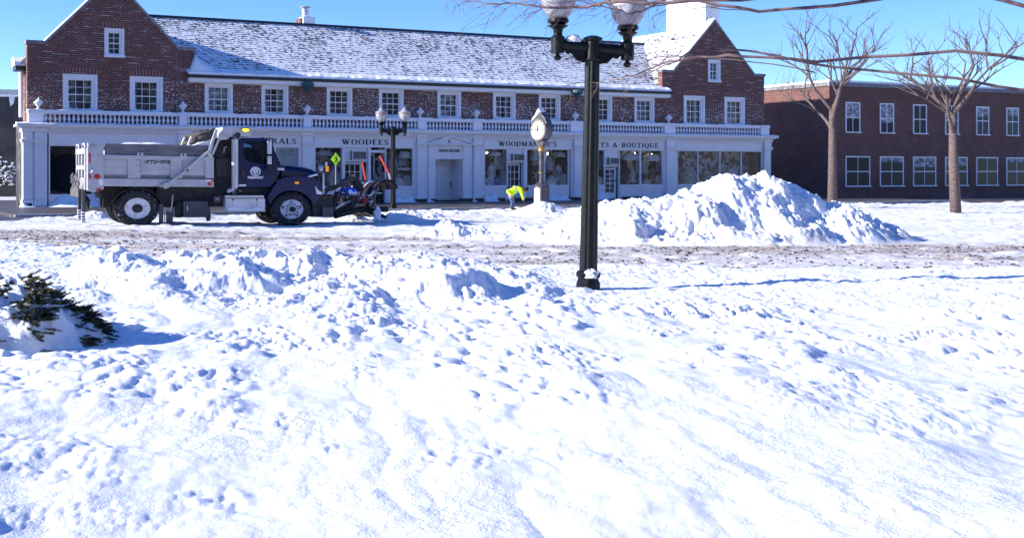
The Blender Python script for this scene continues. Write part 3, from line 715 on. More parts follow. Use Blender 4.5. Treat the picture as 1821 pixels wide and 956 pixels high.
def shopdoor(a, b, z1, cols, rows, y=.35):
    z0 = SG+.05; st_ = .09; zb = z0+(z1-z0)*.2
    mb = MB(); mb.box(a, a+st_, y, y+.06, z0, z1); mb.box(b-st_, b, y, y+.06, z0, z1); mb.box(a+st_, b-st_, y, y+.06, z0, zb); mb.box(a+st_, b-st_, y, y+.06, z1-st_, z1)
    for i in range(1, cols): x = a+st_+(b-a-2*st_)*i/cols; mb.box(x-.016, x+.016, y+.01, y+.05, zb, z1-st_)
    for j in range(1, rows): z = zb+(z1-st_-zb)*j/rows; mb.box(a+st_, b-st_, y+.012, y+.048, z-.016, z+.016)
    d = mb.build('door', M['white2'], BL)
    MB().box(a+st_, b-st_, y+.052, y+.058, zb, z1-st_).build('pane', M['glass'], d)
    MB().tube([(b-.05, y-.05, z0+.95), (b-.05, y-.05, z0+1.12)], .018, 8).build('handle', M['black'], d)
def shop(segs, knee, ac, door):
    for (a, b) in segs:
        f = frame(BS(a), BS(b), zs0, zs1+.02); glassbox(f, BS(a)+.04, BS(b)-.04, zs0+.04, zs1-.02)
    for (a, b) in segs:
        bd = MB().box(BS(a)+.02, BS(b)-.02, 1.25, 1.27, SG, zs1).build('display_backdrop', M['back'], BL); MB().box(BS(a)+.02, BS(b)-.02, .2, 1.24, zs0-.06, zs0-.01).build('display_shelf', M['clothg'], bd)
    for (a, b) in knee: kneewall(BS(a), BS(b), zs0, panels=1 if b-a < 50 else 2)
# WOODEES
board(BS(559), BS(740), 'WOODEES', BS(608), BS(691))
shop([(560,611),(686,736)], [(560,611),(686,738)], 0, 0)
mb = MB(); mb.box(BS(611), BS(657), .12, .3, zf(288), zs1+.03); mb.box(BS(655), BS(660), .02, .3, SG, zs1); mb.box(BS(609), BS(614), .02, .3, SG, zs1); mb.box(BS(657), BS(687), .1, .3, zf(271), zf(266)); mb.build('door_surround', M['white'], BL)
aircon(BS(625), BS(651), zf(284), zf(268), BL); shopdoor(BS(615), BS(648), zf(289), 3, 4)
shopdoor(BS(661), BS(686), zf(272), 1, 1, y=1.3)
# WOODMANSEE'S
board(BS(860), BS(1018), "WOODMANSEE'S", BS(887), BS(990))
shop([(860,904),(969,1013)], [(860,903),(937,1013)], 0, 0)
mb = MB(); mb.box(BS(904), BS(933), .12, .3, zf(289), zs1+.03); mb.box(BS(932), BS(937), .02, .3, SG, zs1); mb.build('door_surround', M['white'], BL)
f = frame(BS(937), BS(969), zs0, zs1+.02); glassbox(f, BS(937)+.04, BS(969)-.04, zs0+.04, zs1)
aircon(BS(911), BS(931), zf(285), zf(271), BL); shopdoor(BS(905), BS(931), zf(290), 3, 4)
# GIFTS & BOUTIQUE
board(BS(1041), BS(1182), 'GIFTS & BOUTIQUE', BS(1045), BS(1171))
shop([(1040,1077),(1102,1140),(1140,1180)], [(1040,1077),(1102,1180)], 0, 0)
mb = MB(); mb.box(BS(1077), BS(1102), .12, .3, zf(296), zs1+.03); mb.build('door_surround', M['white'], BL)
aircon(BS(1082), BS(1100), zf(291), zf(277), BL); shopdoor(BS(1078), BS(1099), zf(298), 2, 5, y=.2)
# far wing bay (continues beyond the lamp)
a, b = BS(1203), c1-.6; board(a, b, None, 0, 0)
kneewall(a, b, zs0, panels=6); f = frame(a, b, zs0, zs1+.02, [a+(b-a)*k/4 for k in (1,2,3)]); glassbox(f, a+.04, b-.04, zs0+.04, zs1); MB().box(a, b, 1.25, 1.27, SG, zs1).build('display_backdrop', M['back'], BL)
# doorway with pediment
mb = MB(); a, b = BS(757), BS(843)
oa, ob = BS(774), BS(823); ztop = zf(282)
mb.box(a, BS(762), .05, .3, SG, 3.43); mb.box(BS(838), b, .05, .3, SG, 3.43); mb.box(oa-.001, ob+.001, .02, .3, ztop, 3.2)
for p, q in ((762,774),(823,838)):
    x0, x1 = BS(p), BS(q); mb.box(x0, x1, -.04, .3, SG, 2.55); mb.box(x0-.04, x1+.04, -.08, .3, SG, SG+.25); mb.box(x0-.03, x1+.03, -.07, .3, 2.55, 2.63); mb.box(x0, x1, -.05, .3, 2.63, 3.1)
mb.box(BS(762), BS(838), -.03, .3, 3.1, 3.2); mb.box(BS(757), BS(843), .03, .3, 3.2, 3.45)
mb.build('door_surround', M['white'], BL)
pm = (BS(760)+BS(838))/2; pw = (BS(840)-BS(758))/2; zp0, zp1 = 3.12, 3.63
mb = MB(); mb.prism([(pm-pw+.15, zp0+.06), (pm+pw-.15, zp0+.06), (pm, zp1-.06)], -.03, .02); mb.box(pm-pw, pm+pw, -.22, -.03, zp0-.02, zp0+.05)
th = .09
for sg in (-1, 1):
    mb.prism([(pm+sg*pw, zp0+.051), (pm+sg*(pw-.12), zp0+.051), (pm, zp1-.09), (pm, zp1)][::1], -.22, -.03)
mb.build('pediment', M['white'], BL)
MB().box(pm-pw*.5, pm+pw*.2, -.235, -.221, zp0+.0, zp0+.01).build('pediment_snow', M['snow2'], BL)
font_text('36', .2, 'house_number', M['ink'], BL, upright(pm-.02, -.036, zp0+.17), bold=.008)
font_text('DIXON SQUARE', .2, 'door_lettering', M['ink'], BL, upright(BS(799.5), .012, zf(266.5)), xs=.86, bold=.008)
# door leaf with six panels, panelled reveal
y = 1.15; la, lb = BS(775, 1.15)-.1, BS(803, 1.15)
mb = MB(); z0, z1 = SG+.06, 2.05; mb.box(la, lb, y, y+.06, z0, z1)
W = lb-la
def mould(mb, p0, p1, q0, q1, yy):
    w = .03
    for q in ((p0,p1,q0,q0+w),(p0,p1,q1-w,q1),(p0,p0+w,q0+w,q1-w),(p1-w,p1,q0+w,q1-w)): mb.box(q[0], q[1], yy-.03, yy, q[2], q[3])
    mb.box(p0+w+.05, p1-w-.05, yy-.015, yy, q0+w+.05, q1-w-.05)
dl = mb.build('entrance_door', M['white'], BL)
mb = MB()
for (q0, q1) in ((z0+.15, z0+.68), (z0+.8, z0+1.36), (z0+1.48, z0+1.84)):
    mould(mb, la+.1, la+W/2-.05, q0, q1, y); mould(mb, la+W/2+.05, lb-.12, q0, q1, y)
mb.build('door_panels', M['white2'], dl)
MB().tube([(lb-.07, y-.05, z0+.72), (lb-.07, y-.05, z0+.98)], .02, 8).box(lb-.09, lb-.05, y-.03, y-.001, z0+.7, z0+1.0).build('handle', M['black'], dl)
mb = MB(); ob2 = max(lb+.02, ob)
mb.box(lb+.001, ob2+.3, y-.0, y+.06, SG, 2.93); mb.box(la-.6, la-.001, y, y+.06, SG, 2.93); mb.box(la-.001, lb+.001, y-.04, y+.06, 2.06, 2.93)
mb.box(ob, ob+.06, .3, y-.001, SG, 2.93); mb.box(oa-.06, oa, .3, y-.001, SG, 2.93); mb.box(oa, ob, .3, y, 2.93, 3.0)
for (q0, q1) in ((.35,.95),(1.1,1.7),(1.85,2.35)):
    w = .03
    for a_, b_, c_, d_ in ((.45,y-.12,q0,q0+w),(.45,y-.12,q1-w,q1),(.45,.45+w,q0+w,q1-w),(y-.12-w,y-.12,q0+w,q1-w)): mb.box(ob-.025, ob, a_, b_, c_, d_)
mb.build('door_reveal', M['white'], BL)
font_text('136', .15, 'transom_number', M['dgrey'], BL, upright(BS(786,1.1), y-.045, 2.33))
MB().box(ob-.03, ob-.001, .5, .62, 2.6, 2.75).build('alarm_box', M['red'], BL)
# ------------------------------------------------------------------ things inside the shop windows
def in_shop(name, px, dep, label, cat, group=None, rz=0):
    s_ = BS(px, dep); w = world(s_, dep, 0); return empty(name, w, BT+rz, label, cat, group)
def lump(w, d, h, seed, n=14, m=8, rough=.22):
    r2 = random.Random(seed); mb = MB(); vs = []
    ph = [(r2.random()*6, r2.randint(2, 5), r2.randint(2, 5)) for _ in range(4)]
    for i in range(m+1):
        v = i/m; rr_ = math.cos(v*PI/2)**.6
        for k in range(n):
            t = 2*PI*k/n; q = 1+rough*sum(math.sin(t*a+v*5*b+p) for p, a, b in ph)/2
            vs.append((w/2*rr_*math.cos(t)*q, d/2*rr_*math.sin(t)*q, h*math.sin(v*PI/2)*(1+rough*.4*math.sin(t*3+ph[0][0]))))
    mb.add(vs, [(i*n+k, i*n+(k+1)%n, (i+1)*n+(k+1)%n, (i+1)*n+k) for i in range(m) for k in range(n)])
    return mb
def mannequin(px, zb, h, label, mt='cloth', dep=.55, skirt=True):
    e = in_shop('mannequin', px, dep, label, 'mannequin', 'mannequins in the shop windows')
    k = h/1.3
    MB().lathe([(.02,zb),(.02,zb+.5*k)] if skirt else [(.03,zb),(.03,zb+.4*k)], 8).box(-.12,.12,-.12,.12,zb-.0,zb+.02).build('stand', M['black'], e)
    MB().lathe([(.27*k,zb+.1*k),(.25*k,zb+.3*k),(.14*k,zb+.62*k),(.13*k,zb+.7*k),(.17*k,zb+.85*k),(.18*k,zb+.98*k),(.12*k,zb+1.08*k),(.05*k,zb+1.12*k),(.045*k,zb+1.2*k),(.05*k,zb+1.22*k),(0,zb+1.24*k)], 16, ky=.6).build('dress', M[mt], e, smooth=True)
    mb = MB()
    for sg in (-1, 1): mb.tube([(sg*.15*k,0,zb+1.0*k),(sg*.22*k,.0,zb+.75*k),(sg*.2*k,-.08,zb+.5*k)], [.055*k,.045*k,.03*k], 8)
    mb.build('sleeve', M[mt], e, smooth=True)
mannequin(573, .95, .85, 'short mannequin in a pale top in the shop window nearest the truck hood', 'clothg')
mannequin(707, .95, 1.25, 'grey dressed mannequin in the window behind the small street lamp', 'clothg')
mannequin(874, .95, 1.3, 'white dressed mannequin in the window behind the bending worker', 'cloth')
mannequin(993, .95, 1.25, 'mannequin in patterned grey dress right of the post clock', 'clothg')
mannequin(1125, .95, 1.0, 'mannequin in a flared white skirt in the boutique middle window', 'cloth')
mannequin(1160, .95, 1.1, 'small brown and white costumed mannequin in the last boutique window', 'teddy')
mannequin(668, .3, 1.4, 'pale mannequin in the dark doorway behind the plow', 'clothg', dep=1.1)
def pile(px, w, h, z, label, mt, dep=.45, d=.5, seed=0):
    o = lump(w, d, h, seed or px).build('clothing_pile', M[mt], None, smooth=True); o.location = world(BS(px, dep), dep, z); o.rotation_euler = (0,0,BT)
    tag(o, label, 'clothing', 'goods heaped in the shop windows')
pile(592, .9, .9, .95, 'cream fabric drape below the yellow crossing sign', 'papers')
pile(570, .5, .5, .95, 'grey folded goods behind the truck side light', 'clothg')
pile(705, .9, .45, .95, 'white flowery heap behind the small lamp post', 'cloth')
pile(724, .6, .55, .95, 'grey and white heap at the edge of the WOODEES window', 'clothg')
pile(868, .6, .4, .95, 'low white heap at the near end of the window behind the worker', 'cloth')
pile(882, .5, .45, .95, 'blue and white garments heaped beside the white mannequin', 'clothb')
pile(895, .6, .9, .95, 'tall pale heap beside the glazed door behind the worker', 'clothg')
pile(980, .7, .5, .95, 'white stuffed heap right next to the post clock', 'cloth')
pile(1001, .7, .6, .95, 'pale knitted heap at the far edge of the clock-side window', 'papers')
pile(1064, .7, .45, .95, 'white heap low in the window half hidden by the big lamp post', 'cloth')
pile(1148, .6, .25, .95, 'low white cloth at the foot of the costumed mannequin', 'cloth')
pile(1171, .5, .5, .95, 'white box shaped heap at the corner of the last boutique window', 'clothg')
pile(1122, 1.2, .4, 2.35, 'pale hat and cloth hung high in the boutique middle window', 'cloth')
pile(1160, 1.1, .4, 2.3, 'white awning-like cloth hung high in the last boutique window', 'cloth')
pile(575, 1.0, .28, 2.5, 'row of grey hats along the top of the window by the crossing sign', 'clothg')
pile(720, .8, .35, 2.4, 'white sun hat high in the window right of the small street lamp', 'cloth')
pile(880, .8, .25, 2.55, 'white sun hat high in the window above the worker', 'cloth')
pile(995, .8, .3, 2.5, 'pale banner hung high in the window beside the clock', 'clothg')
pile(692, .35, .5, 1.9, 'pink garment hung beside the dark doorway', 'clothp')
pile(897, .4, 1.3, 1.5, 'long grey drape beside the air conditioner panel', 'clothg')
pile(950, .5, .4, 2.3, 'white shawl hung in the dark pane left of the clock post', 'cloth')
rr = random.Random(11)
for k, (px, z, w, h, mt, lb) in enumerate([(563,1.0,.5,.6,'clothg','grey display box at the window corner by the pilaster right of URALS'),(600,1.9,.5,.5,'papers','cream cloth roll behind the crossing sign post'),
      (698,1.75,.6,.7,'cloth','white shirt display above the flowery heap'),(717,1.7,.7,.8,'clothg','grey flowered shirt above the window lettering'),
      (866,1.9,.4,.7,'clothk','dark coat hung at the near side of the worker window'),(886,1.8,.5,.9,'clothg','pale grey blouse hung beyond the white mannequin'),
      (977,1.75,.5,.8,'clothg','grey blouse hung directly beside the clock post'),(1004,1.9,.5,.9,'clothk','dark flowered coat hung at the far side of the clock-side window'),
      (1068,1.8,.6,.8,'clothb','blue scarf hung in the window behind the big lamp post'),(1110,1.0,.5,1.3,'clothk','tall dark stand at the near side of the boutique middle window'),
      (1134,1.6,.4,.9,'clothg','grey jacket hung at the far side of the boutique middle window'),(1146,1.6,.4,.8,'clothg','grey shirt hung at the near side of the last boutique window'),
      (1173,1.7,.5,.9,'clothb','blue patterned shawl at the far side of the last boutique window')]):
    pile(px, w, h, z, lb, mt, dep=.7, d=.3, seed=50+k)
for k, (px, h, lb) in enumerate([(1225,1.0,'cream drape in the first pane of the far brick wing'),(1262,.6,'grey heap in the second pane of the far brick wing'),(1300,.9,'tall white drape in the third pane of the far brick wing'),(1335,.5,'low pale heap in the last pane of the far brick wing')]):
    pile(px, 1.1, h, .95, lb, ('papers','clothg','cloth','papers')[k])
# display lamps
for px, z, lb in ((866,2.72,'lit bulb in the window above the dark coat'),(974,2.7,'lit bulb beside the clock post'),(1129,2.75,'lit ceiling bulb in the boutique middle window'),(1159,2.7,'lit ceiling bulb in the last boutique window')):
    o = MB().lathe([(0,-.05),(.045,-.02),(.05,.02),(.02,.06)], 10).build('display_bulb', mat('lit_bulb', (.9,.85,.7), .4, emit=(1,.93,.82), estr=9), None, smooth=True)
    o.location = world(BS(px, .9), .9, z); tag(o, lb, 'light bulb', 'bulbs lighting the shop windows')
# window lettering
e = in_shop('window_poster', 721, .3, 'dark poster with white shop lettering in the window', 'poster')
MB().box(-.42,.42,0,.01,1.62,1.98).build('backing', M['clothk'], e); font_text('woodees', .26, 'poster_lettering', M['ltext'], e, upright(0, -.012, 1.85), bold=.006)

# distant left end ------------------------------------------------
P = empty('parking_structure', (-22.3, 76, 0), R(6), 'dark concrete parking structure with deep openings beyond the near end', 'building')
# local x: world px -> at Y 76: 38 px/.. one metre = 26.3px
mb = MB(); mb.box(-14, -.05, 0, 8, 6.3, 6.75); mb.box(-14, -.05, 0, .6, 5.2, 6.3); mb.box(-14,-.05,0,.6,3.2,3.6)
mb.build('deck_edge', M['conc'], P)
for x in (-14,-9.2,-4.6): MB().box(x, x+.9, .0, .8, 0, 6.3).build('column', M['conc'], P)
MB().box(-1.0+.0,.75,.05,1.2,0,6.75).build('column', M['conc'], P)
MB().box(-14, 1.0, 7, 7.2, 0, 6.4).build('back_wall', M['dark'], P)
mb = MB(); mb.box(-14, .8, -.05, .5, 6.751, 6.9); mb.build('parapet_snow', M['snow2'], P)
mb = MB(); mb.prism([(-1.9,6.75),(-1.5,6.75),(-1.55,6.0),(-1.75,5.3)], -.08, -.002); mb.prism([(.1,6.75),(.5,6.75),(.4,6.3),(.2,6.1)], -.03, .048); mb.build('stuck_snow', M['snow2'], P)
mb = MB(); mb.box(.76, 3, .8, 1.2, 0, 4.2); mb.build('side_wall', M['conc'], P)
H = empty('distant_house', (-31.5, 100, 0), R(10), 'distant house showing only its snowy slate roof above the parking structure', 'house')
mb = MB(); mb.box(-6, 5.2, 0, 8, 0, 8.0); mb.build('wall', M['slate'], H)
mb = MB(); mb.prismx([(-.4,8.0),(8.4,8.0),(4,9.3)], -6.4, 4.2); mb.build('roof', M['slate'], H)
mb = MB(); mb.prism([(4.2,8.0),(5.6,8.0),(4.25,9.3)], -.4, 8); mb.build('roof_hip', M['slate'], H)
T_ = empty('church_tower', (0,0,0), 0, 'tall plain white tower rising behind the roof ridge by the bare branches', 'tower')
x, y, z = ray(1190, 200, 108); T_.location = (x+2.3, y, 0); T_.rotation_euler = (0,0,R(-38))
MB().box(-1.9,1.9,-1.9,1.9,0,21).build('tower_shaft', mat('white_tower_paint', (.8,.8,.8), .6), T_)
mb = MB(); mb.box(-2.1,2.1,-2.1,2.1,21,21.4); mb.lathe([(2.2,21.4),(1.6,22),(.1,32),(0,32.2)], 8); mb.build('spire', M['white'], T_)
# neighbour along the street beyond the shops, outside the photograph's picture
N = empty('brick_block', (world(c1+6, 1, 0)), BT, 'plain two storey brick block further along the street', 'building')
mb = MB(); mb.box(0, 26, 0, 10, 0, 7.2); mb.build('wall', M['brickp'], N); mb = MB(); mb.box(-.1,26.1,-.1,10.1,7.2,7.45); mb.build('parapet', M['coping'], N); MB().box(0,26,0,10,7.45,7.6).build('roof_snow', M['snow2'], N)
for i in range(8):
    for j, z in enumerate((.7, 4.2)):
        x = 1.4+i*3.1; w = 1.3 if j else 2.2
        mb = MB(); mb.box(x,x+.08,-.05,-.001,z,z+2); mb.box(x+w-.08,x+w,-.05,-.001,z,z+2); mb.box(x+.08,x+w-.08,-.05,-.001,z+1.92,z+2); mb.box(x+.08,x+w-.08,-.05,-.001,z,z+.08); mb.box(x+.08,x+w-.08,-.04,-.002,z+.97,z+1.03); mb.box(x+w/2-.02,x+w/2+.02,-.035,-.003,z+.08,z+1.92)
        f = mb.build('window', M['white2'], N); MB().box(x+.08,x+w-.08,-.012,-.002,z+.08,z+1.92).build('pane', M['dglass'], f)
        bh = (.0, .5, .9, .3, .0, 1.2, .6, .25)[(i*3+j*2) % 8]
        if bh: MB().box(x+.09,x+w-.09,-.022,-.0125,z+1.91-bh,z+1.91).build('blind', M['curtain'], f)
        MB().box(x-.05,x+w+.05,-.14,-.06,z,z+.07).build('sill_snow', M['snow2'], f)
# ------------------------------------------------------------------ street lamps
def street_lamp(loc, rz, label, k=1.0, tilt=0, armtilt=0, snow=True, base=True):
    e = empty('street_lamp', loc, rz, label, 'street lamp', 'double headed street lamps'); e.rotation_euler = (0, tilt, rz)
    zc = 3.35
    mb = MB(); n = 48; vs = []; prof = [(0.12, .125), (zc-.12, .10)]
    for z, r in prof:
        for i in range(n):
            t = 2*PI*i/n; q = r*(1-.09*(math.cos(t*12)*.5+.5)); vs.append((q*math.cos(t), q*math.sin(t), z))
    mb.add(vs, [(i, (i+1)%n, n+(i+1)%n, n+i) for i in range(n)]); mb.build('post', M['lampm'], e)
    if base:
        mb = MB(); mb.lathe([(.17,-.25),(.17,.02),(.15,.06),(.15,.1),(.175,.12),(.175,.17),(.13,.2),(.125,.21)], 10)
        mb.build('base', M['lampm'], e, bevel=.008)
    mb = MB(); mb.lathe([(.115,zc-.16),(.12,zc-.13),(.105,zc-.12),(.1,zc+.12),(.13,zc+.13),(.135,zc+.17),(.06,zc+.2),(0,zc+.2)], 20); mb.build('post_cap', M['lampm'], e, smooth=False, bevel=.004)
    arm = MB(); arm.tube([(-.5,0,zc+.035),(.5,0,zc+.035)], .075, 14)
    for sg in (-1, 1):
        arm.prism([(sg*.1,zc-.02),(sg*.42,zc-.02),(sg*.36,zc-.10),(sg*.30,zc-.08),(sg*.22,zc-.17),(sg*.1,zc-.2)], -.035, .035)
    arm.xf(Matrix.Translation((0,0,zc)) @ Matrix.Rotation(armtilt, 4, 'Y') @ Matrix.Translation((0,0,-zc)))
    arm.build('crossarm', M['lampm'], e, bevel=.01)
    for sg in (-1, 1):
        c = (Matrix.Rotation(armtilt, 3, 'Y') @ Vector((sg*.5,0,.0))); c = (c.x, 0, zc+c.z+.025); zs_ = lambda pr: [(r_, h_*.78) for r_, h_ in pr]
        mb = MB(); mb.lathe(zs_([(0,-.3),(.04,-.28),(.055,-.24),(.04,-.2),(.025,-.19),(.03,-.17),(.09,-.16),(.095,.12),(.1,.14),(.07,.16),(.06,.2),(.07,.28),(.13,.33),(.135,.35),(.09,.37),(.14,.4),(.15,.42),(.14,.47),(.1,.48)]), 20, c)
        br = mb.build('bracket', M['lampm'], e, smooth=False)
        mb = MB(); vs = []
        pr = zs_([(.11,.46),(.15,.52),(.215,.66),(.25,.80),(.255,.93)])
        mb.lathe(pr, 32, c); mb.build('globe', M['lampglass'], br, smooth=True)
        MB().lathe(zs_([(.259,.91),(.265,.93),(.255,.95),(.15,1.0)]), 24, c).build('globe_band', M['gold'], br)
        MB().lathe(zs_([(.275,.94),(.28,.97),(.2,1.05),(.12,1.12),(.09,1.2),(.06,1.24),(.02,1.25),(.02,1.33),(0,1.34)]), 24, c).build('finial_cap', M['lampglass'], br, smooth=True)
    if snow:
        mb = lump(.22,.12,.1,int(k*10)); mb.xf(Matrix.Translation((-.28,-.02,zc+.1))); mb.build('snow_clump', M['snow'], e, smooth=True)
    return e
x, y, _ = ray(1046, 515, 16.1)
zb = ray(1046, 515, 16.1)[2]
L1 = street_lamp((x, y, zb+.08), R(4), 'big black fluted double lamp post standing in the near snow, globes cut by branches', 1.35, R(1.1), R(4.2))
L1.scale = (1.02, 1.02, 1.0)
mb = lump(.24,.14,.15,5,rough=.35); o = mb.build('snow_clump', M['snow'], L1, smooth=False); o.location = (.0,-.13,.1); o.scale = (.8,.8,.8)
x, y = ground(699, 373, .05); L2 = street_lamp((x, y, .1), R(0), 'small black double headed street lamp at the kerb behind the plow, snow capped globes', 1, 0, 0, False)
# ------------------------------------------------------------------ post clock
x, y = ground(963, 371, .1); sc = 2000/y
CK = empty('post_clock', (x, y, .1), R(-58), 'dark four footed post clock with cream dial on a slim column', 'clock')
mb = MB(); mb.box(-.24,.24,-.24,.24,0,.95); mb.box(-.29,.29,-.29,.29,-.1,.12); mb.lathe([(.36,.95),(.3,1.02),(.22,1.08),(.14,1.12)], 8)
mb.build('base_cabinet', M['clockm'], CK, bevel=.02)
mb = MB(); mb.prism([(-.17,.18),(.17,.18),(.17,.85),(0,.97),(-.17,.85)], -.26, -.242); mb.build('door_panel', M['white'], CK)
mb = MB(); mb.lathe([(.15,1.08),(.11,1.16),(.11,1.5),(.13,1.52),(.13,1.56),(.11,1.58),(.105,2.55)], 16); col_ = mb.build('column', M['clockm'], CK, smooth=False)
mb = MB(); mb.lathe([(.108,2.45),(.15,2.5),(.12,2.6),(.19,2.66),(.16,2.7)], 16); mb.lathe([(.135,1.53),(.14,1.55),(.13,1.57)], 16); mb.build('gold_collar', M['gold'], CK)
zc = CAMZ-(231-PY)/F*y-.1; rc = .5; dp = .2
mb = MB(); mb.lathe([(rc*.9,-dp),(rc*.98,-dp),(rc,-dp+.04),(rc*.97,-dp+.08),(rc*.97,dp-.08),(rc,dp-.04),(rc*.98,dp),(rc*.9,dp)], 40, (0,0,zc), 'y'); hd = mb.build('clock_case', M['clockm'], CK)
for sg in (-1, 1):
    mb = MB(); mb.lathe([(rc*.74,sg*(dp+.0)),(rc*.9,sg*(dp+.025)),(rc*.96,sg*(dp-.0))], 40, (0,0,zc), 'y'); mb.build('bezel', M['bezel'], hd)
    MB().lathe([(0,sg*(dp+.004)),(rc*.86,sg*(dp+.003))] , 40, (0,0,zc), 'y').build('dial', M['face'], hd)
    mb = MB(); y_ = sg*(dp+.01)
    for k in range(12):
        a = k*PI/6; r0, r1, w = (.60, .78, .022) if k % 3 == 0 else (.66, .78, .012)
        c, s = math.cos(a), math.sin(a)
        mb.prism([((r0*c-w*s/rc)*rc, zc+(r0*s+w*c/rc)*rc), ((r1*c-w*s/rc)*rc, zc+(r1*s+w*c/rc)*rc), ((r1*c+w*s/rc)*rc, zc+(r1*s-w*c/rc)*rc), ((r0*c+w*s/rc)*rc, zc+(r0*s-w*c/rc)*rc)], y_-.002, y_+.002)
    mb.build('hour_marks', M['ink'], hd)
    mb = MB(); mb.prism([(.04,zc-.025),(-.38,zc-.012),(-.42,zc),(-.38,zc+.012),(.04,zc+.025)], y_-.006+sg*.01, y_-.002+sg*.01); mb.prism([(-.03,zc-.1),(.03,zc-.1),(.035,zc+.12),(.0,zc+.27),(-.035,zc+.12)], y_-.002+sg*.016, y_+.002+sg*.016)
    mb.build('hands', M['ink'], hd)
mb = MB(); mb.prism([(-.5,zc+.25),(-.36,zc+.5),(-.2,zc+.62),(-.14,zc+.74),(0,zc+.88),(.14,zc+.74),(.2,zc+.62),(.36,zc+.5),(.5,zc+.25)], -.16, .16); mb.build('crest', M['clockm'], hd, bevel=.02)
mb = MB(); mb.prism([(-.46,zc+.36),(-.36,zc+.53),(-.2,zc+.65),(-.12,zc+.79),(0,zc+.93),(.14,zc+.77),(0,zc+.7),(-.12,zc+.6),(-.3,zc+.46)], -.2, .1); mb.build('crest_snow', M['snow2'], hd, bevel=.02)
mb = MB(); mb.prism([(-.2,2.72),(.2,2.72),(.26,zc-rc*.9),(-.26,zc-rc*.9)], -.12, .12); mb.build('neck', M['clockm'], CK, bevel=.02)
# ------------------------------------------------------------------ crossing sign seen by the shop window
x, y, z = ray(597, 283, 51.5)
S = empty('crossing_sign', (x, y, .1), R(0), 'lime diamond pedestrian crossing sign with a walking figure on a slim post', 'sign')
MB().tube([(0,.03,0),(0,.03,z-.1+.3)], .025, 8).build('post', M['chrome'], S)
h = .29; zc = z-.1
MB().prism([(0,zc-h),(h*.82,zc),(0,zc+h),(-h*.82,zc)], -.01, .0).build('sign_plate', M['limesign'], S)
mb = MB(); mb.lathe([(0,-.001),(.028,0)], 10, (.02,-.014,zc+.14), 'y')
for q in (((0,.10),(.04,-.02),.05),((.04,-.02),(.07,-.17),.03),((.02,-.02),(-.06,-.17),.03),((.01,.08),(.09,.0),.02),((0,.08),(-.07,.02),.02)):
    (ax, az), (bx, bz), w = q; mb.prism([(ax-w/2, zc+az), (ax+w/2, zc+az), (bx+w/2, zc+bz), (bx-w/2, zc+bz)], -.015, -.0105)
mb.build('walking_figure', M['ink'], S)
# ------------------------------------------------------------------ dump truck
TO = ground(243, 401); TT = R(20)
TW = 2.35
def T(px, py, dep=0.0): return plane(TO, TT, px, py, dep)
def TX(px, dep=0.0): return T(px, 330, dep)[0]
def TZ(px, py, dep=0.0): return T(px, py, dep)[1]
TR = empty('dump_truck', (TO[0], TO[1], 0), TT, 'navy cab dump truck with grey steel bed and raised front snow plow, side on', 'truck')
def tp(pts, dep=0.0): return [T(a, b, dep) for a, b in pts]
def prismT(mb, pts, y0, y1, dep=None, holes=()):
    d = y0 if dep is None else dep
    return mb.prism(tp(pts, d), y0, y1, [tp(h, d) for h in holes])
def boxT(mb, p0, p1, q0, q1, y0, y1, dep=None):
    d = y0 if dep is None else dep
    return mb.prism(tp([(p0, q1), (p1, q1), (p1, q0), (p0, q0)], d), y0, y1)
# bed --------------------------------------------------------
bed = MB()
for y0, y1 in ((.02, .1), (TW-.1, TW-.02)):
    prismT(bed, [(184,282),(184,331),(380,332),(380,283)], y0, y1, .02)
bedo = bed.build('dump_bed', M['alu2'], TR)
mb = MB()
prismT(mb, [(184,275),(184,283),(380.5,286),(380.5,279)], -.06, .12)                # top rail
prismT(mb, [(184,317),(184,331),(380.5,332.5),(380.5,319)], -.05, .12)              # bottom rail
for a, b in ((227,250),(303.5,324.5),(365,380.5)): prismT(mb, [(a,283),(a,316.4),(b,317),(b,285)], -.045, .05)
mb.build('side_frame', M['aluminium'], bedo, bevel=.012)
mb = MB(); prismT(mb, [(184.5,284),(184.5,310.5),(226.5,310.7),(226.5,284)], -.0, .019, 0); prismT(mb, [(250.5,284),(250.5,310.8),(303,311.5),(303,285)], -.0, .019, 0); prismT(mb, [(325,285),(325,311.7),(364.5,312),(364.5,286)], -.0, .019, 0)
mb.build('side_panel', M['aluminium'], bedo)
mb = MB(); mb.box(T(184,0)[0], T(381,0)[0]-.0, TW-.12, TW+.05, T(300,275)[1]-.1, T(300,275)[1]); mb.box(T(184,0)[0], T(381,0)[0], TW-.12, TW+.05, T(300,330)[1], T(300,330)[1]+.25)
mb.box(T(184,0)[0], T(381,0)[0], .12, TW-.12, T(300,331)[1]+.02, T(300,331)[1]+.1)
mb.box(T(378,0)[0], T(381,0)[0], .1, TW-.1, T(380,332)[1], T(380,262)[1]); mb.build('bed_floor', M['alu2'], bedo)
mb = MB(); prismT(mb, [(186,255),(186,275.2),(371,279),(371,259)], .0, .06); mb.box(T(186,0)[0], T(371,0)[0], TW-.06, TW, T(300,275)[1], T(300,258)[1])
mb.build('side_board', M['board'], bedo, bevel=.01)
for px, py in ((249.5,274),(326,276)):
    mb = MB(); boxT(mb, px-5.5, px+5.5, py-2.6, py+2.4, -.09, -.06); mb.build('board_bracket', M['chrome'], bedo)
    MB().lathe([(0,-.098),(.035,-.0905)], 10, (T(px,py,-.09)[0],0,T(px,py,-.09)[1]), 'y').build('bracket_bolt', M['ink'], bedo)
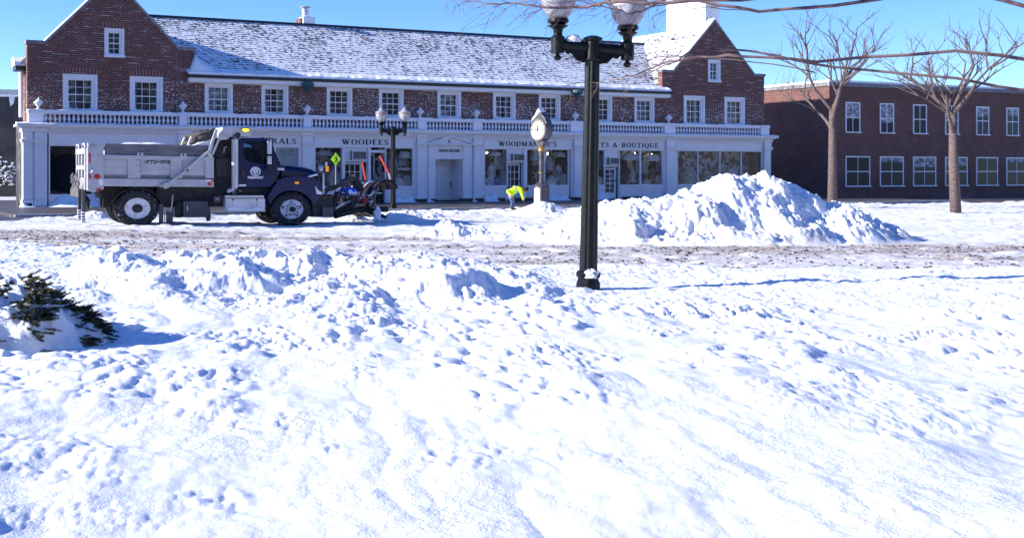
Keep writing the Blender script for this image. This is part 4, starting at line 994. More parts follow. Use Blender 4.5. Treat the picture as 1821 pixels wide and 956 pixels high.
# rear corner posts and light column
mb = MB(); prismT(mb, [(161,262),(161,341),(168,341.5),(184.5,336),(184.5,259.5),(170,258)], -.07, .05); mb.prism(tp([(161,262),(161,341),(184.5,336),(184.5,259.5)], 0), TW-.05, TW+.07)
post = mb.build('rear_post', M['aluminium'], bedo, bevel=.012)
mb = MB(); mb.prism(tp([(154.5,262),(154.5,339),(160.8,340),(160.8,257),(157,257)], 0), -.1, .12); mb.build('light_column', M['aluminium'], bedo, bevel=.02)
mb = MB(); mb.tube([(T(156,259)[0],-.02,T(156,259)[1]),(T(157,256)[0],-.02,T(157,255)[1]),(T(163,256)[0],-.02,T(163,255)[1]),(T(168,258)[0],-.02,T(168,258)[1])], .035, 8); mb.build('top_hoop', M['aluminium'], bedo)
for q0, q1 in ((272,290),(309,318)):
    mb = MB(); boxT(mb, 158.3, 161.2, q0, q1, -.125, -.1); mb.build('tail_light', M['red'], bedo)
MB().lathe([(0,-.095),(.075,-.09),(.085,-.07)], 20, (T(173,314,-.07)[0],0,T(173,314,-.07)[1]), 'y', 1.15).build('marker_light', M['red'], bedo)
MB().lathe([(0,-.075),(.05,-.07),(.06,-.05)], 20, (T(372.5,327,-.05)[0],0,T(372.5,327,-.05)[1]), 'y', 1.15).build('marker_light', M['red'], bedo)
mb = MB(); boxT(mb, 176,183.5,319,329,-.078,-.071); mb.build('white_placard', M['ltext'], bedo)
mb = MB(); prismT(mb, [(171,336),(171,340),(180,337.5),(180,334)], -.08, -.071); mb.build('reflector', M['red'], bedo)
mb = MB(); boxT(mb, 376,380.3,319.5,323.8,-.06,-.051); mb.build('reflector', M['orangered'], bedo)
mb = MB(); boxT(mb, 366,375.5,319.6,322.6,-.06,-.051); mb.build('sticker', M['ltext'], bedo)
mb = MB(); boxT(mb, 161,170,302.5,304,-.09,-.071); mb.tube([(T(160,300)[0],-.1,T(160,300)[1]),(T(164,303)[0],-.12,T(164,303)[1]),(T(160,308)[0],-.1,T(160,308)[1])], .02, 6); mb.build('latch', M['chrome'], bedo)
x_, z_ = T(280, 286.8, -.003); font_text('Pro-line', .25, 'bed_lettering', M['ink'], bedo, upright(x_+.03, -.004, z_), shear=.25, xs=.98, bold=.004)
mb = MB(); 
for i in range(3): mb.prism(tp([(257-i*.3,286.4+i*1.3),(263,286.4+i*1.3),(263.3,285.8+i*1.3),(257.3-i*.3,285.8+i*1.3)], -.003), -.006, -.001)
mb.build('speed_stripes', M['ink'], bedo)
# tailgate, seen at the rear end
xr = T(158,0)[0]; z0, z1 = T(158,338)[1], T(158,263)[1]
tg = MB(); tg.box(xr-.05, xr, .12, TW-.0, z0, z1-.0); tgo = tg.build('tailgate', M['board'], TR)
mb = MB()
mb.box(xr-.12, xr-.051, .1, TW, z1-.18, z1-.0); mb.box(xr-.12, xr-.051, .1, TW, z0, z0+.38); mb.box(xr-.1, xr-.051, .1, TW, (z0+z1)/2-.02, (z0+z1)/2+.12)
for y in (.1, .85, 1.6, TW-.12): mb.box(xr-.11, xr-.051, y, y+.12, z0+.38, z1-.18)
mb.build('tailgate_ribs', M['aluminium'], tgo, bevel=.012)
mb = MB()
for y in (.4, 1.9): mb.tube([(xr-.1,y-.3,z1),(xr-.1,y-.28,z1+.13),(xr-.1,y+.28,z1+.13),(xr-.1,y+.3,z1)], .035, 8)
mb.build('tailgate_hoop', M['aluminium'], tgo)
mb = MB(); rr = random.Random(4)
for i in range(26):
    y = .3+rr.random()*1.9; z = z0+.1+rr.random()*.45; mb.tube([(xr-.24,y,z),(xr-.3,y+rr.uniform(-.1,.1),z-.12),(xr-.24,y+rr.uniform(-.15,.15),z-.2)], .025, 6)
mb.build('latch_chain', M['board'], tgo)
mb = MB(); mb.box(xr-.3, xr-.05, .2, TW-.1, z0-.22, z0+.02); mb.build('spreader_chute', M['tan'], tgo)
for y_, lab in ((0.05,0),(TW-1.35,1)):
    px = 158 if lab == 0 else 141
    x = xr-.05; zb_ = .12 if lab == 0 else .16
    mb = MB(); w = .07
    mb.box(x-.15, x-.05, y_-.0, y_+.15, zb_, z0)
    g = mb.build('ladder_strip', M['dgrey'], tgo)
    mb = MB()
    for i in range(4): zz = zb_+.03+i*.085; mb.box(x-.16, x-.045, y_-.01, y_+.16, zz, zz+.045)
    mb.build('strip_bands', M['ltext'], g)
mb = MB()
for i in range(14):
    y = .5+rr.random()*.5; mb.tube([(xr-.05,y,z0-.1),(xr-.02+rr.uniform(-.1,.1),y+rr.uniform(-.2,.2),z0-.35),(xr+.05,y+rr.uniform(-.2,.2),z0-.6)], .028, 6)
mb.build('hose_bundle', M['under'], tgo)
# snow load
mb = lump(2.6, 1.5, .5, 9, n=30, m=12, rough=.1); o = mb.build('snow_load', M['snow'], TR, smooth=True); o.location = (T(252,0,1.1)[0], 1.15, T(250,275)[1]-.1)
mb = MB(); mb.box(T(190,0)[0], T(376,0)[0], .12, TW-.12, T(300,290)[1], T(300,278)[1]); mb.build('bed_snow', M['snow'], TR)
# tarp arms
def bar(mb, pts, w, y0, y1, dep=0.0):
    P_ = [Vector((a, 0, b)) for a, b in tp(pts, dep)]
    for p, q in zip(P_, P_[1:]):
        d = (q-p).normalized(); nn = Vector((-d.z, 0, d.x))*w/2
        mb.prism([(p.x-nn.x, p.z-nn.z), (q.x-nn.x, q.z-nn.z), (q.x+nn.x, q.z+nn.z), (p.x+nn.x, p.z+nn.z)], y0, y1)
mb = MB(); bar(mb, [(293,329),(329,304)], .075, -.2, -.12); bar(mb, [(327,303),(370.5,268.5)], .085, -.21, -.11); bar(mb, [(370,269.5),(382.5,231)], .085, -.209, -.111)
bar(mb, [(331,302),(376.5,273)], .05, -.19, -.13); bar(mb, [(376,274),(391,238)], .07, -.19, -.13)
mb.lathe([(0,-.24),(.1,-.235),(.1,-.08)], 16, (T(293.5,329.5)[0],0,T(293.5,329.5)[1]), 'y', 1.1)
arm = mb.build('tarp_arm', M['aluminium'], TR, bevel=.008)
mb = MB(); boxT(mb, 283,297,327.5,333,-.11,-.055); mb.build('arm_bracket', M['aluminium'], arm)
mb = MB(); bar(mb, [(329.5,303.8),(332,302.2)], .09, -.215, -.2); mb.build('arm_pin', M['ink'], arm)
# rolled tarp carried across the bed top
mb = MB()
for pts, r in (([(345,243),(358,240),(372,235.5),(383,231.5)], .085), ([(350,246.5),(366,243),(380,237.5)], .1), ([(338,255),(345,253),(352,247)], .07), ([(354,251),(366,248.5),(376,245.5)], .045)):
    for y in (.1, .9, 1.7):
        mb.tube([(T(a,b,.1)[0], y, T(a,b,.1)[1]) for a, b in pts], r, 10)
mb.build('rolled_tarp', M['tan'], TR, smooth=True)
mb = MB()
for y in (.0, 1.0): mb.tube([(T(a,b,0)[0], y, T(a,b,0)[1]) for a, b in ((334,259),(341,243))], .04, 8)
mb.build('tarp_hoop', M['aluminium'], TR)
mb = MB(); prismT(mb, [(344,259),(372,259),(377,246),(372,249)], .05, 2.0); mb.build('tarp_snow', M['snow'], TR)
# cab guard with beacon
mb = MB(); prismT(mb, [(395.5,226),(395.5,247),(404,248.5),(409,243.5),(447,243),(447,226)], .0, TW, 0); 
g = mb.build('cab_guard', M['aluminium'], TR, bevel=.02)
mb = MB(); prismT(mb, [(388,249),(391,237),(395.2,231),(403,241),(405,248)], -.03, .05); mb.lathe([(0,-.04),(.055,-.038),(.055,-.03)], 14, (T(396.5,241.5)[0],0,T(396.5,241.5)[1]), 'y'); mb.build('guard_gusset', M['aluminium'], g, bevel=.01)
x_, z_ = T(437.3, 231.3, -.05); MB().lathe([(.13,-.02),(.13,.0)], 24, (x_,0,z_), 'y', 1.2, .52).build('beacon_base', M['ink'], g)
MB().lathe([(0,-.05),(.07,-.045),(.11,-.021)], 24, (x_,0,z_), 'y', 1.1, .45).build('beacon_lens', M['beacon'], g)
# gap between bed and cab: louvred panel, stack
mb = MB(); boxT(mb, 381,424,247,333,.35,.5,.35); prismT(mb, [(381,246),(381,250),(424,248),(424,244)], .1, 2.2); mb.build('cab_protector_panel', M['under'], TR)
mb = MB()
for i in range(9): x = T(385+i*3.1,0,.3)[0]; mb.box(x, x+.035, .28, .348, T(385,314,.3)[1], T(385,281,.3)[1])
mb.build('louvre_bars', M['dgrey'], TR)
mb = MB(); mb.tube([(T(398,0,.25)[0],.25,T(398,272)[1]),(T(399,0,.25)[0],.25,T(398,262)[1]),(T(403,0,.25)[0],.25,T(398,261)[1])], .03, 8); mb.build('intake_pipe', M['chrome'], TR)
xs_ = T(417.5,0,-.0)[0]; mb = MB(); mb.tube([(xs_,.0,T(417,334)[1]),(xs_,.0,T(417,247.5)[1])], .115, 20); stk = mb.build('exhaust_stack', M['chrome'], TR, smooth=False)
mb = MB(); mb.tube([(xs_,.0,T(417,247)[1]),(xs_,.0,T(417,243)[1]),(xs_+.1,.0,T(417,239.5)[1])], .075, 14); mb.build('stack_elbow', M['board'], stk)
MB().lathe([(0,-.001),(.085,0)], 14, (T(423.5,240,-.08)[0],-.08,T(423.5,240,-.08)[1]), 'y').build('stack_mouth', M['ink'], stk)
mb = MB(); mb.box(xs_-.0, xs_+.03, -.13, -.105, T(417,315)[1], T(417,266)[1]); mb.tube([(xs_-.02,.02,T(417,333)[1]),(xs_-.06,.04,T(417,337)[1]),(xs_-.22,.1,T(417,340)[1])], .08, 12); mb.build('stack_strap', M['chrome'], stk)
# cab ---------------------------------------------------------
outline = [(423.5,334),(423.5,250),(428,246),(440,245),(468,245.3),(476,247.5),(481,252),(499.5,293),(499.5,302),(492,318),(480,333)]
winh = [(433.5,254.5),(433,268),(436,283),(445,287.5),(466,291),(480.5,292.5),(484.5,287),(482,262),(476,255),(466,252),(440,252)]
mb = MB(); prismT(mb, outline, .1, .16, .1, [winh]); prismT(mb, outline, TW-.16, TW-.1, .1, [winh])
mb.prism(tp([(423.5,334),(423.5,250),(426,247),(427,250),(427,334)], .1), .16, TW-.16)
mb.prism(tp([(427,247),(440,245),(468,245.3),(476,247.5),(475,249.5),(427,250)], .1), .16, TW-.16)
mb.prism(tp([(427,331),(427,334),(480,333),(484,330)], .1), .16, TW-.16)
mb.prism(tp([(484,330),(492,318),(499.5,302),(499.5,293),(496,291),(494,302),(484,322)], .1), .16, TW-.16)
cab = mb.build('cab', M['navy'], TR, bevel=.015)
mb = MB(); prismT(mb, winh, .12, .126, .1); mb.build('side_window', M['cabglass'], cab); mb = MB(); prismT(mb, winh, TW-.13, TW-.124, .1); mb.build('side_window', M['cabglass'], cab)
mb = MB(); mb.prism(tp([(477,249.5),(479,249.5),(497,291),(495,291)], .1), .2, TW-.2); mb.build('windscreen', M['cabglass'], cab)
mb = MB()
for q in ([(477,249),(480.5,250.5),(499.5,293),(496,293)],): 
    for y0, y1 in ((.1,.2),(TW-.2,TW-.1)): mb.prism(tp(q, .1), y0, y1)
mb.build('windscreen_pillar', M['navy'], cab)
mb = MB(); boxT(mb, 466.5,468.3,252.5,291,.105,.12,.1); mb.build('window_divider', M['rubber'], cab)
# door outline, handle, seal, lettering
mb = MB()
def line(mb, pts, w, y0, y1, dep): bar(mb, pts, w, y0, y1, dep)
line(mb, [(427,333),(427,250)], .02, .092, .0995, .1); line(mb, [(484.5,290),(492.3,300)], .02, .0925, .0996, .1); line(mb, [(492.3,297),(492.3,317),(482,330)], .022, .0915, .0994, .1)
mb.build('door_seam', M['ink'], cab)
x_, z_ = T(432,309.5,.09); MB().lathe([(0,.07),(.1,.072),(.11,.099)], 20, (x_,0,z_), 'y', .75, 1.25).build('door_handle_recess', M['ink'], cab)
MB().box(x_-.015, x_+.02, .055, .071, z_-.11, z_+.12).build('door_handle', M['dgrey'], cab)
x_, z_ = T(454.3,304.8,.09); mb = MB(); 
for q in ring(0,0,.175,.148,.135,.113,n=32): mb.prism([(x_+a*1.0, z_+b) for a, b in q], .085, .0985)
mb.prism([(x_-.09,z_+.08),(x_-.09,z_-.02),(x_,z_-.1),(x_+.09,z_-.02),(x_+.09,z_+.08),(x_,z_+.1)][::-1], .086, .0986)
sl = mb.build('door_seal', M['ltext'], cab)
mb = MB()
for dz in (.045,.005,-.035): mb.box(x_-.045, x_+.045, .081, .0855, z_+dz-.007, z_+dz+.007)
mb.build('seal_lines', M['navy'], sl)
font_text('HIGHWAY', .1, 'door_lettering', M['ltext'], cab, upright(x_-.0, .09, T(454,315.8,.09)[1]), xs=1.1, bold=.006)
font_text('H105', .095, 'unit_lettering', M['ltext'], cab, upright(T(498,0,.09)[0]+.03, .09, T(498,301,.09)[1]), xs=1.05, bold=.006)
mb = MB(); boxT(mb, 424.5,437.5,327.8,331.3,.09,.098,.09); mb.build('door_label', M['ltext'], cab)
# mirrors
x_, z_ = T(477.8, 265, -.15)
mb = MB(); mb.box(x_-.075,x_+.085,-.25,-.17,z_-.17,z_+.26); mb.box(x_-.07,x_+.08,-.25,-.17,z_-.50,z_-.22); mi = mb.build('mirror', M['chrome'], cab, bevel=.03)
mb = MB(); mb.tube([(x_+.12,-.2,z_+.33),(x_+.14,-.2,z_-.55),(x_+.02,.08,z_-.62)], .018, 8); mb.tube([(x_+.12,-.2,z_+.33),(x_+.0,.1,z_+.36)], .018, 8); mb.box(x_-.05,x_+.1,-.2,.05,z_-.66,z_-.56); mb.build('mirror_arm', M['rubber'], cab)
# inside of the cab
mb = MB(); mb.box(T(436,0)[0],T(446,0)[0],.4,1.0,T(440,330)[1],T(440,268)[1]); mb.box(T(446,0)[0],T(462,0)[0],.4,1.0,T(440,312)[1],T(440,302)[1]); mb.box(T(438,0)[0],T(446,0)[0],1.3,1.95,T(440,330)[1],T(440,266)[1]); mb.build('seat', M['dark'], cab, bevel=.05)
mb = MB(); mb.box(T(482,0)[0],T(494,0)[0],.2,TW-.2,T(485,312)[1],T(485,292)[1]); mb.build('dashboard', M['dark'], cab, bevel=.03)
mb = MB(); c_ = Vector((T(474,0)[0], 1.65, T(474,284)[1])); ax = Vector((-.5,0,.86)).normalized(); u_ = Vector((0,1,0)); v_ = ax.cross(u_)
mb.tube([c_+(u_*math.cos(t)+v_*math.sin(t))*.22 for t in [2*PI*i/20 for i in range(21)]], .018, 6, cap=False); mb.build('steering_wheel', M['ink'], cab)
mb = MB()
for px in (467, 474): pass
mb.lathe([(.04,0),(.035,.03),(0,.04)], 10, (T(468,0,.3)[0],.35,T(468,245)[1]));  mb.build('roof_light', M['orangered'], cab)
# hood and fenders
hw = .35
hp = [(499,338),(499.5,293.5),(508,291.8),(520,292.6),(536,295),(551,298),(562,302.5),(569,309),(573,322),(574.5,345),(571,346)]
nst = 10; mb = MB(); ys = []
base = tp(hp, .35)
secs = [(.30,-.16),(.42,-.05),(.6,-.01),(.9,.03),(TW/2,.045),(TW-.9,.03),(TW-.6,-.01),(TW-.42,-.05),(TW-.30,-.16)]
vs = []; n_ = len(base)
for y, dz in secs:
    for i, (x, z) in enumerate(base):
        up_ = dz if 0 < i < 9 and i > 0 else 0
        vs.append((x, y, z+up_))
fs = [(k*n_+i, k*n_+(i+1)%n_, (k+1)*n_+(i+1)%n_, (k+1)*n_+i) for k in range(len(secs)-1) for i in range(n_)]
fs += [tuple(range(n_))[::-1], tuple((len(secs)-1)*n_+i for i in range(n_))]
mb.add(vs, fs); hood = mb.build('hood', M['navy'], TR, smooth=False, bevel=.03)
hc = (519, 373); 
arch = [(hc[0]+39*math.cos(t), hc[1]-34.5*math.sin(t)) for t in [R(12)+R(150)*i/16 for i in range(17)]]
fen = [(574,347),(572,324),(566,316),(552,312.5),(530,311.5),(512,313),(503,317)]
out = [(573.5,347)]+[(572.5,332),(568,322),(558,316.5),(540,313.8),(520,313.5),(505,316.5),(494,323),(485,334),(478,347),(476,352)]
inn = [p for p in arch[::-1]]
mb = MB()
for y0, y1 in ((-.04, .42), (TW-.42, TW+.04)):
    prismT(mb, out+[(480.5,362)]+inn[0:]+[(560,354)][:0], y0, y1, -.04)
fd = mb.build('fender', M['navy'], hood, bevel=.03)
mb = MB(); prismT(mb, [(505,293),(505.6,315),(507.2,315),(506.6,293)], .29, .305, .29); mb.build('hood_seam', M['ink'], hood)
x_, z_ = T(528,325,-.05); MB().lathe([(0,-.075),(.06,-.06),(.075,-.038)], 16, (x_,0,z_), 'y', 1.15, .6).build('side_marker', M['amber'], hood)
mb = MB(); prismT(mb, [(549.5,313),(549.5,315.4),(564.5,311.5),(564.5,309)], -.03, .29, 0); prismT(mb, [(560,330),(563,345),(573,346),(573,342),(566,338)], -.055, -.041, -.045); mb.build('headlamp_trim', M['ltext'], hood, bevel=.01)
mb = MB(); mb.box(T(573,0,.4)[0]-.0,T(576,0,.4)[0],.35,TW-.35,T(574,343,.4)[1],T(574,308,.4)[1]); mb.build('grille', M['chrome'], hood)
# plough lights on the hood
mb = MB(); mb.tube([(T(572,0)[0],.2,T(572,335)[1]),(T(571,0)[0],.2,T(571,308)[1])], .022, 8); mb.tube([(T(575,0)[0],.15,T(572,336)[1]),(T(576,0)[0],.15,T(571,306)[1])], .022, 8)
mb.tube([(T(562,0)[0],.2,T(571,306)[1]),(T(579,0)[0],.15,T(571,306)[1])], .03, 8); mb.tube([(T(565,0)[0],.2,T(571,308)[1]),(T(568,0)[0],.2,T(571,317)[1]),(T(574,0)[0],.2,T(571,309)[1])], .03, 8)
pl = mb.build('light_bracket', M['dgrey'], TR)
x_, z_ = T(569.5,300,.15); mb = MB(); mb.lathe([(0,-.07),(.1,-.06),(.14,.02),(.12,.1),(0,.13)], 18, (x_,.15,z_), 'x'); mb.build('plow_light', M['chrome'], pl, smooth=True)
MB().lathe([(0,0),(.07,.0),(.08,.07),(0,.07)], 16, (x_+.06,.05,z_-.04), 'x', .8, 1.2).build('plow_light_housing', M['ink'], pl)
MB().box(x_+.14,x_+.25,-.02,.1,z_-.1,z_+.09).build('turn_signal', M['amber'], pl, bevel=.02)
MB().box(x_+.14,x_+.2,.0,.08,z_+.1,z_+.22).build('signal_housing', M['ltext'], pl, bevel=.01)
# chassis
mb = MB(); mb.box(T(184,0,.7)[0], T(574,0,.7)[0], .75, 1.0, .55, .85); mb.box(T(184,0,.7)[0], T(574,0,.7)[0], TW-1.0, TW-.75, .55, .85)
mb.box(T(280,0,.2)[0], T(420,0,.2)[0], .35, 2.0, .55, T(300,332)[1]-.02); mb.box(T(184,0)[0], T(300,0)[0], .5, 1.9, .85, T(300,332)[1]-.02); mb.box(T(420,0)[0], T(500,0)[0], .3, 2.0, .5, T(430,334)[1]-.02); mb.box(T(500,0)[0], T(560,0)[0], .5, 1.85, .5, 1.1)
for px in (243, 519): mb.tube([(T(px,0)[0],.3,.52),(T(px,0)[0],TW-.3,.52)], .1, 10)
mb.build('chassis', M['under'], TR)
mb = MB(); boxT(mb, 326,369.5,357.5,386.5,.1,.7,.1); bx = mb.build('tool_box', M['dgrey'], TR, bevel=.015)
mb = MB(); boxT(mb, 312,325.5,358,387,.2,.9,.2); mb.build('fuel_tank', M['under'], TR, bevel=.05)
mb = MB(); mb.tube([(T(334,0)[0],.06,T(334,366)[1]),(T(333.5,0)[0],.05,T(334,371)[1]),(T(334,0)[0],.06,T(334,375)[1])], .015, 6); mb.build('latch', M['ltext'], bx)
mb = MB(); mb.tube([(T(370.5,0)[0],.2,T(370,367)[1]),(T(372,0)[0],.2,T(372,380)[1]),(T(373.5,0)[0],.2,T(373,393)[1])], [.09,.1,.07], 10, kx=1); mb.build('hanging_flap', M['tan'], TR)
mb = MB(); boxT(mb, 380.5,392.5,348.5,359.5,.0,.12); rb = mb.build('control_box', M['dgrey'], TR, bevel=.01)
mb = MB(); boxT(mb, 383.5,390,352.2,354.8,-.008,.0); mb.build('warning_label', M['pinkm'], rb)
# steps / battery box
mb = MB(); boxT(mb, 401,471.5,352.8,375.8,.02,.6); sb = mb.build('step_box', M['aluminium'], TR, bevel=.012)
sb.data.materials[0] = speck('salt_stained_aluminium', (.55,.54,.56), (.7,.69,.7), 2, rough=.4, metal=.15)
mb = MB(); boxT(mb, 400,469.5,347.3,351.8,-.04,.6); boxT(mb, 403,472.5,373.8,376.4,-.05,.25); mb.build('step', M['chrome'], sb, bevel=.008)
mb = MB()
for px in (414, 456.5):
    boxT(mb, px-1.4,px+1.4,353.4,356.6,.012,.02)
    for q in (359.8, 365.6): boxT(mb, px-.8,px+.8,q-.7,q+.7,.012,.02)
mb.build('step_clip', M['ink'], sb)
mb = MB(); prismT(mb, [(405,374),(404,371),(412,367.5),(425,369),(438,371),(450,370.5),(455,367.5),(460,370),(469,370.5),(470,374)][::-1], -.04, .018, -.02); mb.build('step_snow', M['snow2'], sb)
mb = MB()
rr = random.Random(8)
for i in range(9): a = rr.uniform(418,436); b = rr.uniform(335,345); mb.tube([(T(a,0)[0],.3,T(a,b)[1]),(T(a+rr.uniform(-6,6),0)[0],.25,T(a,b+rr.uniform(-3,4))[1])], .02, 6)
mb.build('hose_bundle', M['clothg'], TR)
# bumper
mb = MB(); prismT(mb, [(556,347),(556,386),(592,386),(593,346),(575,345)], .05, TW-.05); bu = mb.build('bumper', M['under'], TR, bevel=.03)
mb = MB(); boxT(mb, 573.5,593,368,386.5,-.03,.05); mb.build('bumper_plate', M['dgrey'], bu, bevel=.01)
mb = MB(); boxT(mb, 574,591,348.5,352,.03,.05,.03); mb.build('hitch_plate', M['redpaint'], bu); bu.children[-1].data.materials[0] = M['plow']
# wheels ------------------------------------------------------
KX = 1.24
def wheel(cx, y, zc, r, dual, side=1, name='wheel', rear=True):
    # y: outer face; side=+1 near face towards -y
    w = .56 if dual else .29
    e = MB().lathe([(0,-.0),(.13,-.0),(.14,.02),(.14,.1),(0,.1)], 20, (0,0.0,0), 'y', KX, 1).build(name, M['rim'] if not rear else M['under'], TR)
    e.location = (cx, y, zc)
    if side < 0: e.rotation_euler = (0, 0, PI)
    mb = MB(); rr_ = r
    mb.lathe([(r*.56,.03),(r*.62,.0),(r*.86,.0),(r*.95,.03),(r*.985,.06),(r*.99,w-.06),(r*.95,w-.03),(r*.86,w),(r*.6,w),(r*.56,w-.03)], 64, (0,0,0), 'y', KX, 1)
    nlug = 44
    for i in range(nlug):
        for yy in ((.04, w*.48), (w*.52, w-.04)):
            t = 2*PI*(i+(.5 if yy[0] > .1 else 0))/nlug; dt = PI/nlug*.62
            q = [(math.cos(t+d)*k_*r*KX, math.sin(t+d)*k_*r) for d, k_ in ((-dt,.98),(dt,.98),(dt,1.012),(-dt,1.012))]
            mb.prism(q, yy[0], yy[1])
    mb.build('tyre', M['tyre'], e, smooth=False)
    mb = MB()
    if rear: pr = [(r*.575,.02),(r*.585,.0),(r*.56,.01),(r*.53,.06),(r*.47,.17),(r*.40,.2),(r*.37,.2),(r*.33,.12),(r*.22,.1),(.0,.1)]
    else: pr = [(r*.575,.02),(r*.585,-.0),(r*.56,-.01),(r*.5,.03),(r*.44,.03),(r*.36,-.02),(r*.3,-.05),(r*.2,-.06),(0,-.06)]
    mb.lathe(pr[::-1], 40, (0,0,0), 'y', KX, 1); mb.build('rim', M['rim'], e, smooth=False)
    yb = .1 if rear else -.06
    mb = MB(); mb.lathe([(0,yb-.14),(r*.13,yb-.13),(r*.15,yb-.02),(r*.16,yb)], 20, (0,0,0), 'y', KX, 1); mb.build('hub', M['under'] if rear else M['under'], e, bevel=.008)
    mb = MB()
    for i in range(10):
        t = 2*PI*i/10; mb.lathe([(0,yb-.05),(.024,yb-.045),(.024,yb+.01)], 8, (math.cos(t)*r*.3*KX,0,math.sin(t)*r*.3), 'y')
    mb.build('wheel_nuts', M['ink'], e)
    if not rear:
        mb = MB()
        for i in range(5):
            t = 2*PI*i/5+PI/2; c_, s_ = math.cos(t), math.sin(t)
            mb.lathe([(0,.018),(.045,.02)], 12, (c_*r*.46*KX,0,s_*r*.46), 'y', 1.0+.5*abs(s_), .5+.6*abs(c_))
        mb.build('hand_holes', M['ink'], e)
    else:
        mb = lump(.3,.1,.3,3); mb.xf(Matrix.Translation((.17,.09,-.3)) @ Matrix.Rotation(.5,4,'Y')); mb.build('packed_snow', M['snow2'], e, smooth=True)
    return e
xw, zw = T(244.5,370.5); wr = .56
wheel(xw, 0, zw, wr, True)
xf_, zf_ = T(519.3,372); wheel(xf_, .02, zf_, .545, False, rear=False)
wheel(xw, TW, zw-.0, wr, True, -1)
wheel(xf_, TW-.02, zf_, .545, False, -1, rear=False)
# rear mudguard, flaps
mb = MB(); ar = [(244+47*math.cos(t), 371-37*math.sin(t)) for t in [R(15)+R(150)*i/14 for i in range(15)]]; ai = [(244+44.5*math.cos(t), 371-35*math.sin(t)) for t in [R(15)+R(150)*i/14 for i in range(15)]]
prismT(mb, ar+ai[::-1], -.0, .6); prismT(mb, ar+ai[::-1], TW-.6, TW, 0); mb.build('mudguard', M['rubber'], TR)
for y0, px0, px1, q0, q1 in ((.05,283,290.5,363,397),(.02,295.5,307.5,376,400)):
    mb = MB(); boxT(mb, px0,px1,q0,q1,y0,y0+.05); mb.build('mudflap', M['dgrey'], TR)
mb = MB(); boxT(mb, 292,294,368,397,.1,.13); boxT(mb,309,311.5,368,384,.3,.34,.3); mb.build('flap_edge', M['aluminium'], TR)
mb = MB(); mb.tube([(T(304,0)[0],.0,T(304,377)[1]),(T(307.5,0)[0],.0,T(307,347)[1])], .02, 6); mb.build('flap_rod', M['chrome'], TR)
# ------------------------------------------------------------------ plow
PW = empty('snow_plow', (0,0,0), 0, 'curved black and rusty snow plow blade with red marker rods carried ahead of the truck', 'snow plow')
# blade: arc profile swept along a line turned from the truck
nx, ny, nz = ray(683, 378, 39.2)          # near end, at the kerb side
fx, fy, fz = ray(606, 372, 41.6)
A = Vector((nx, ny, .08)); Bv = Vector((fx, fy, .08)); Ld = (Bv-A); L = Ld.length; ld = Ld.normalized(); fw = Vector((-ld.y, ld.x, 0))
if fw.x < 0: fw = -fw
# profile of the blade: (forward, up) seen from its end
HB = 1.12
def bp(t): # t 0 bottom .. 1 top curl
    a = R(-30)+R(185)*t
    return (-.52*math.cos(a)+.12, .42+.52*math.sin(a)*1.05+.22*t)
pr = [(.12,0)]+[bp(i/16) for i in range(17)]
def blade(sc0, y_off, th=.03):
    vs = []; fs = []; ns = 14; m_ = len(pr)
    for k in range(ns+1):
        u = k/ns; c = A.lerp(Bv, u); s_ = 1.0-.22*u
        for f_, z_ in pr:
            p = c+fw*(f_*s_+y_off); vs.append((p.x, p.y, c.z+z_*1.16*s_+.02))
    for k in range(ns):
        for i in range(m_-1): fs.append((k*m_+i, k*m_+i+1, (k+1)*m_+i+1, (k+1)*m_+i))
    return vs, fs
vs, fs = blade(1, 0)
mb = MB(); mb.cur = 0; mb.add(vs, fs); ob = mb.build('moldboard', [M['plow'], M['plowface']], PW, smooth=True)
so = ob.modifiers.new('t', 'SOLIDIFY'); so.thickness = .04; so.material_offset = 1; so.offset = 0
mb = MB()
for u in (0.0, .17, .34, .52, .7, .86, 1.0):
    c = A.lerp(Bv, u); s_ = 1.0-.22*u; pts = [c+fw*(f_*s_-.05)+Vector((0,0,z_*1.16*s_+.03)) for f_, z_ in pr]; mb.tube(pts, .045 if u else .06, 6)
mb.build('blade_rib', M['plow'], ob)
mb = MB()
for u in (.3, .48, .62):
    c = A.lerp(Bv, u); s_ = 1.0-.22*u; pts = [c+fw*(f_*s_-.09)+Vector((0,0,z_*1.16*s_+.05)) for f_, z_ in pr[8:16]]; mb.tube(pts, [.012,.03,.03,.025,.035,.03,.02,.01], 6)
mb.build('blade_snow', M['snow2'], ob)
mb = lump(.55,.5,.9,4,rough=.4); o = mb.build('packed_snow', M['clothg'], ob, smooth=False); o.location = A+Vector((-.25,-.25,-.05)); o.data.materials[0] = M['snow2']; o.scale = (.5,.5,.45)
def rod(px0, py0, px1, py1, Y, name, r, mt, par):
    a = ray(px0, py0, Y); b = ray(px1, py1, Y); return MB().tube([a, b], r, 8).build(name, M[mt], par)
rod(644.5, 289, 650, 320, 40.2, 'marker_rod', .03, 'orangered', PW); rod(675.5, 277, 691.5, 308, 39.3, 'marker_rod', .034, 'orangered', PW)
rod(691.5, 308, 694, 319, 39.2, 'rod_socket', .04, 'chrome', PW)
mb = MB(); mb.tube([ray(x,y,38.6) for x, y in ((576,343),(583,336),(600,332),(625,320))], .09, 8); mb.tube([ray(x,y,38.8) for x, y in ((608,326),(622,319),(631,316))], .12, 8); lf = mb.build('lift_arm', M['tan'], PW)
mb = MB(); mb.tube([ray(x,y,38.9) for x, y in ((628,316),(634,326),(640,340))], .16, 8); mb.tube([ray(592,374,38.4), ray(625,350,38.8), ray(637,332,39.4)], .05, 8); mb.tube([ray(592,380,38.4), ray(640,360,39), ray(672,357,39.2)], .09, 8); mb.tube([ray(593,369,39.4), ray(650,352,39.8)], .08, 8)
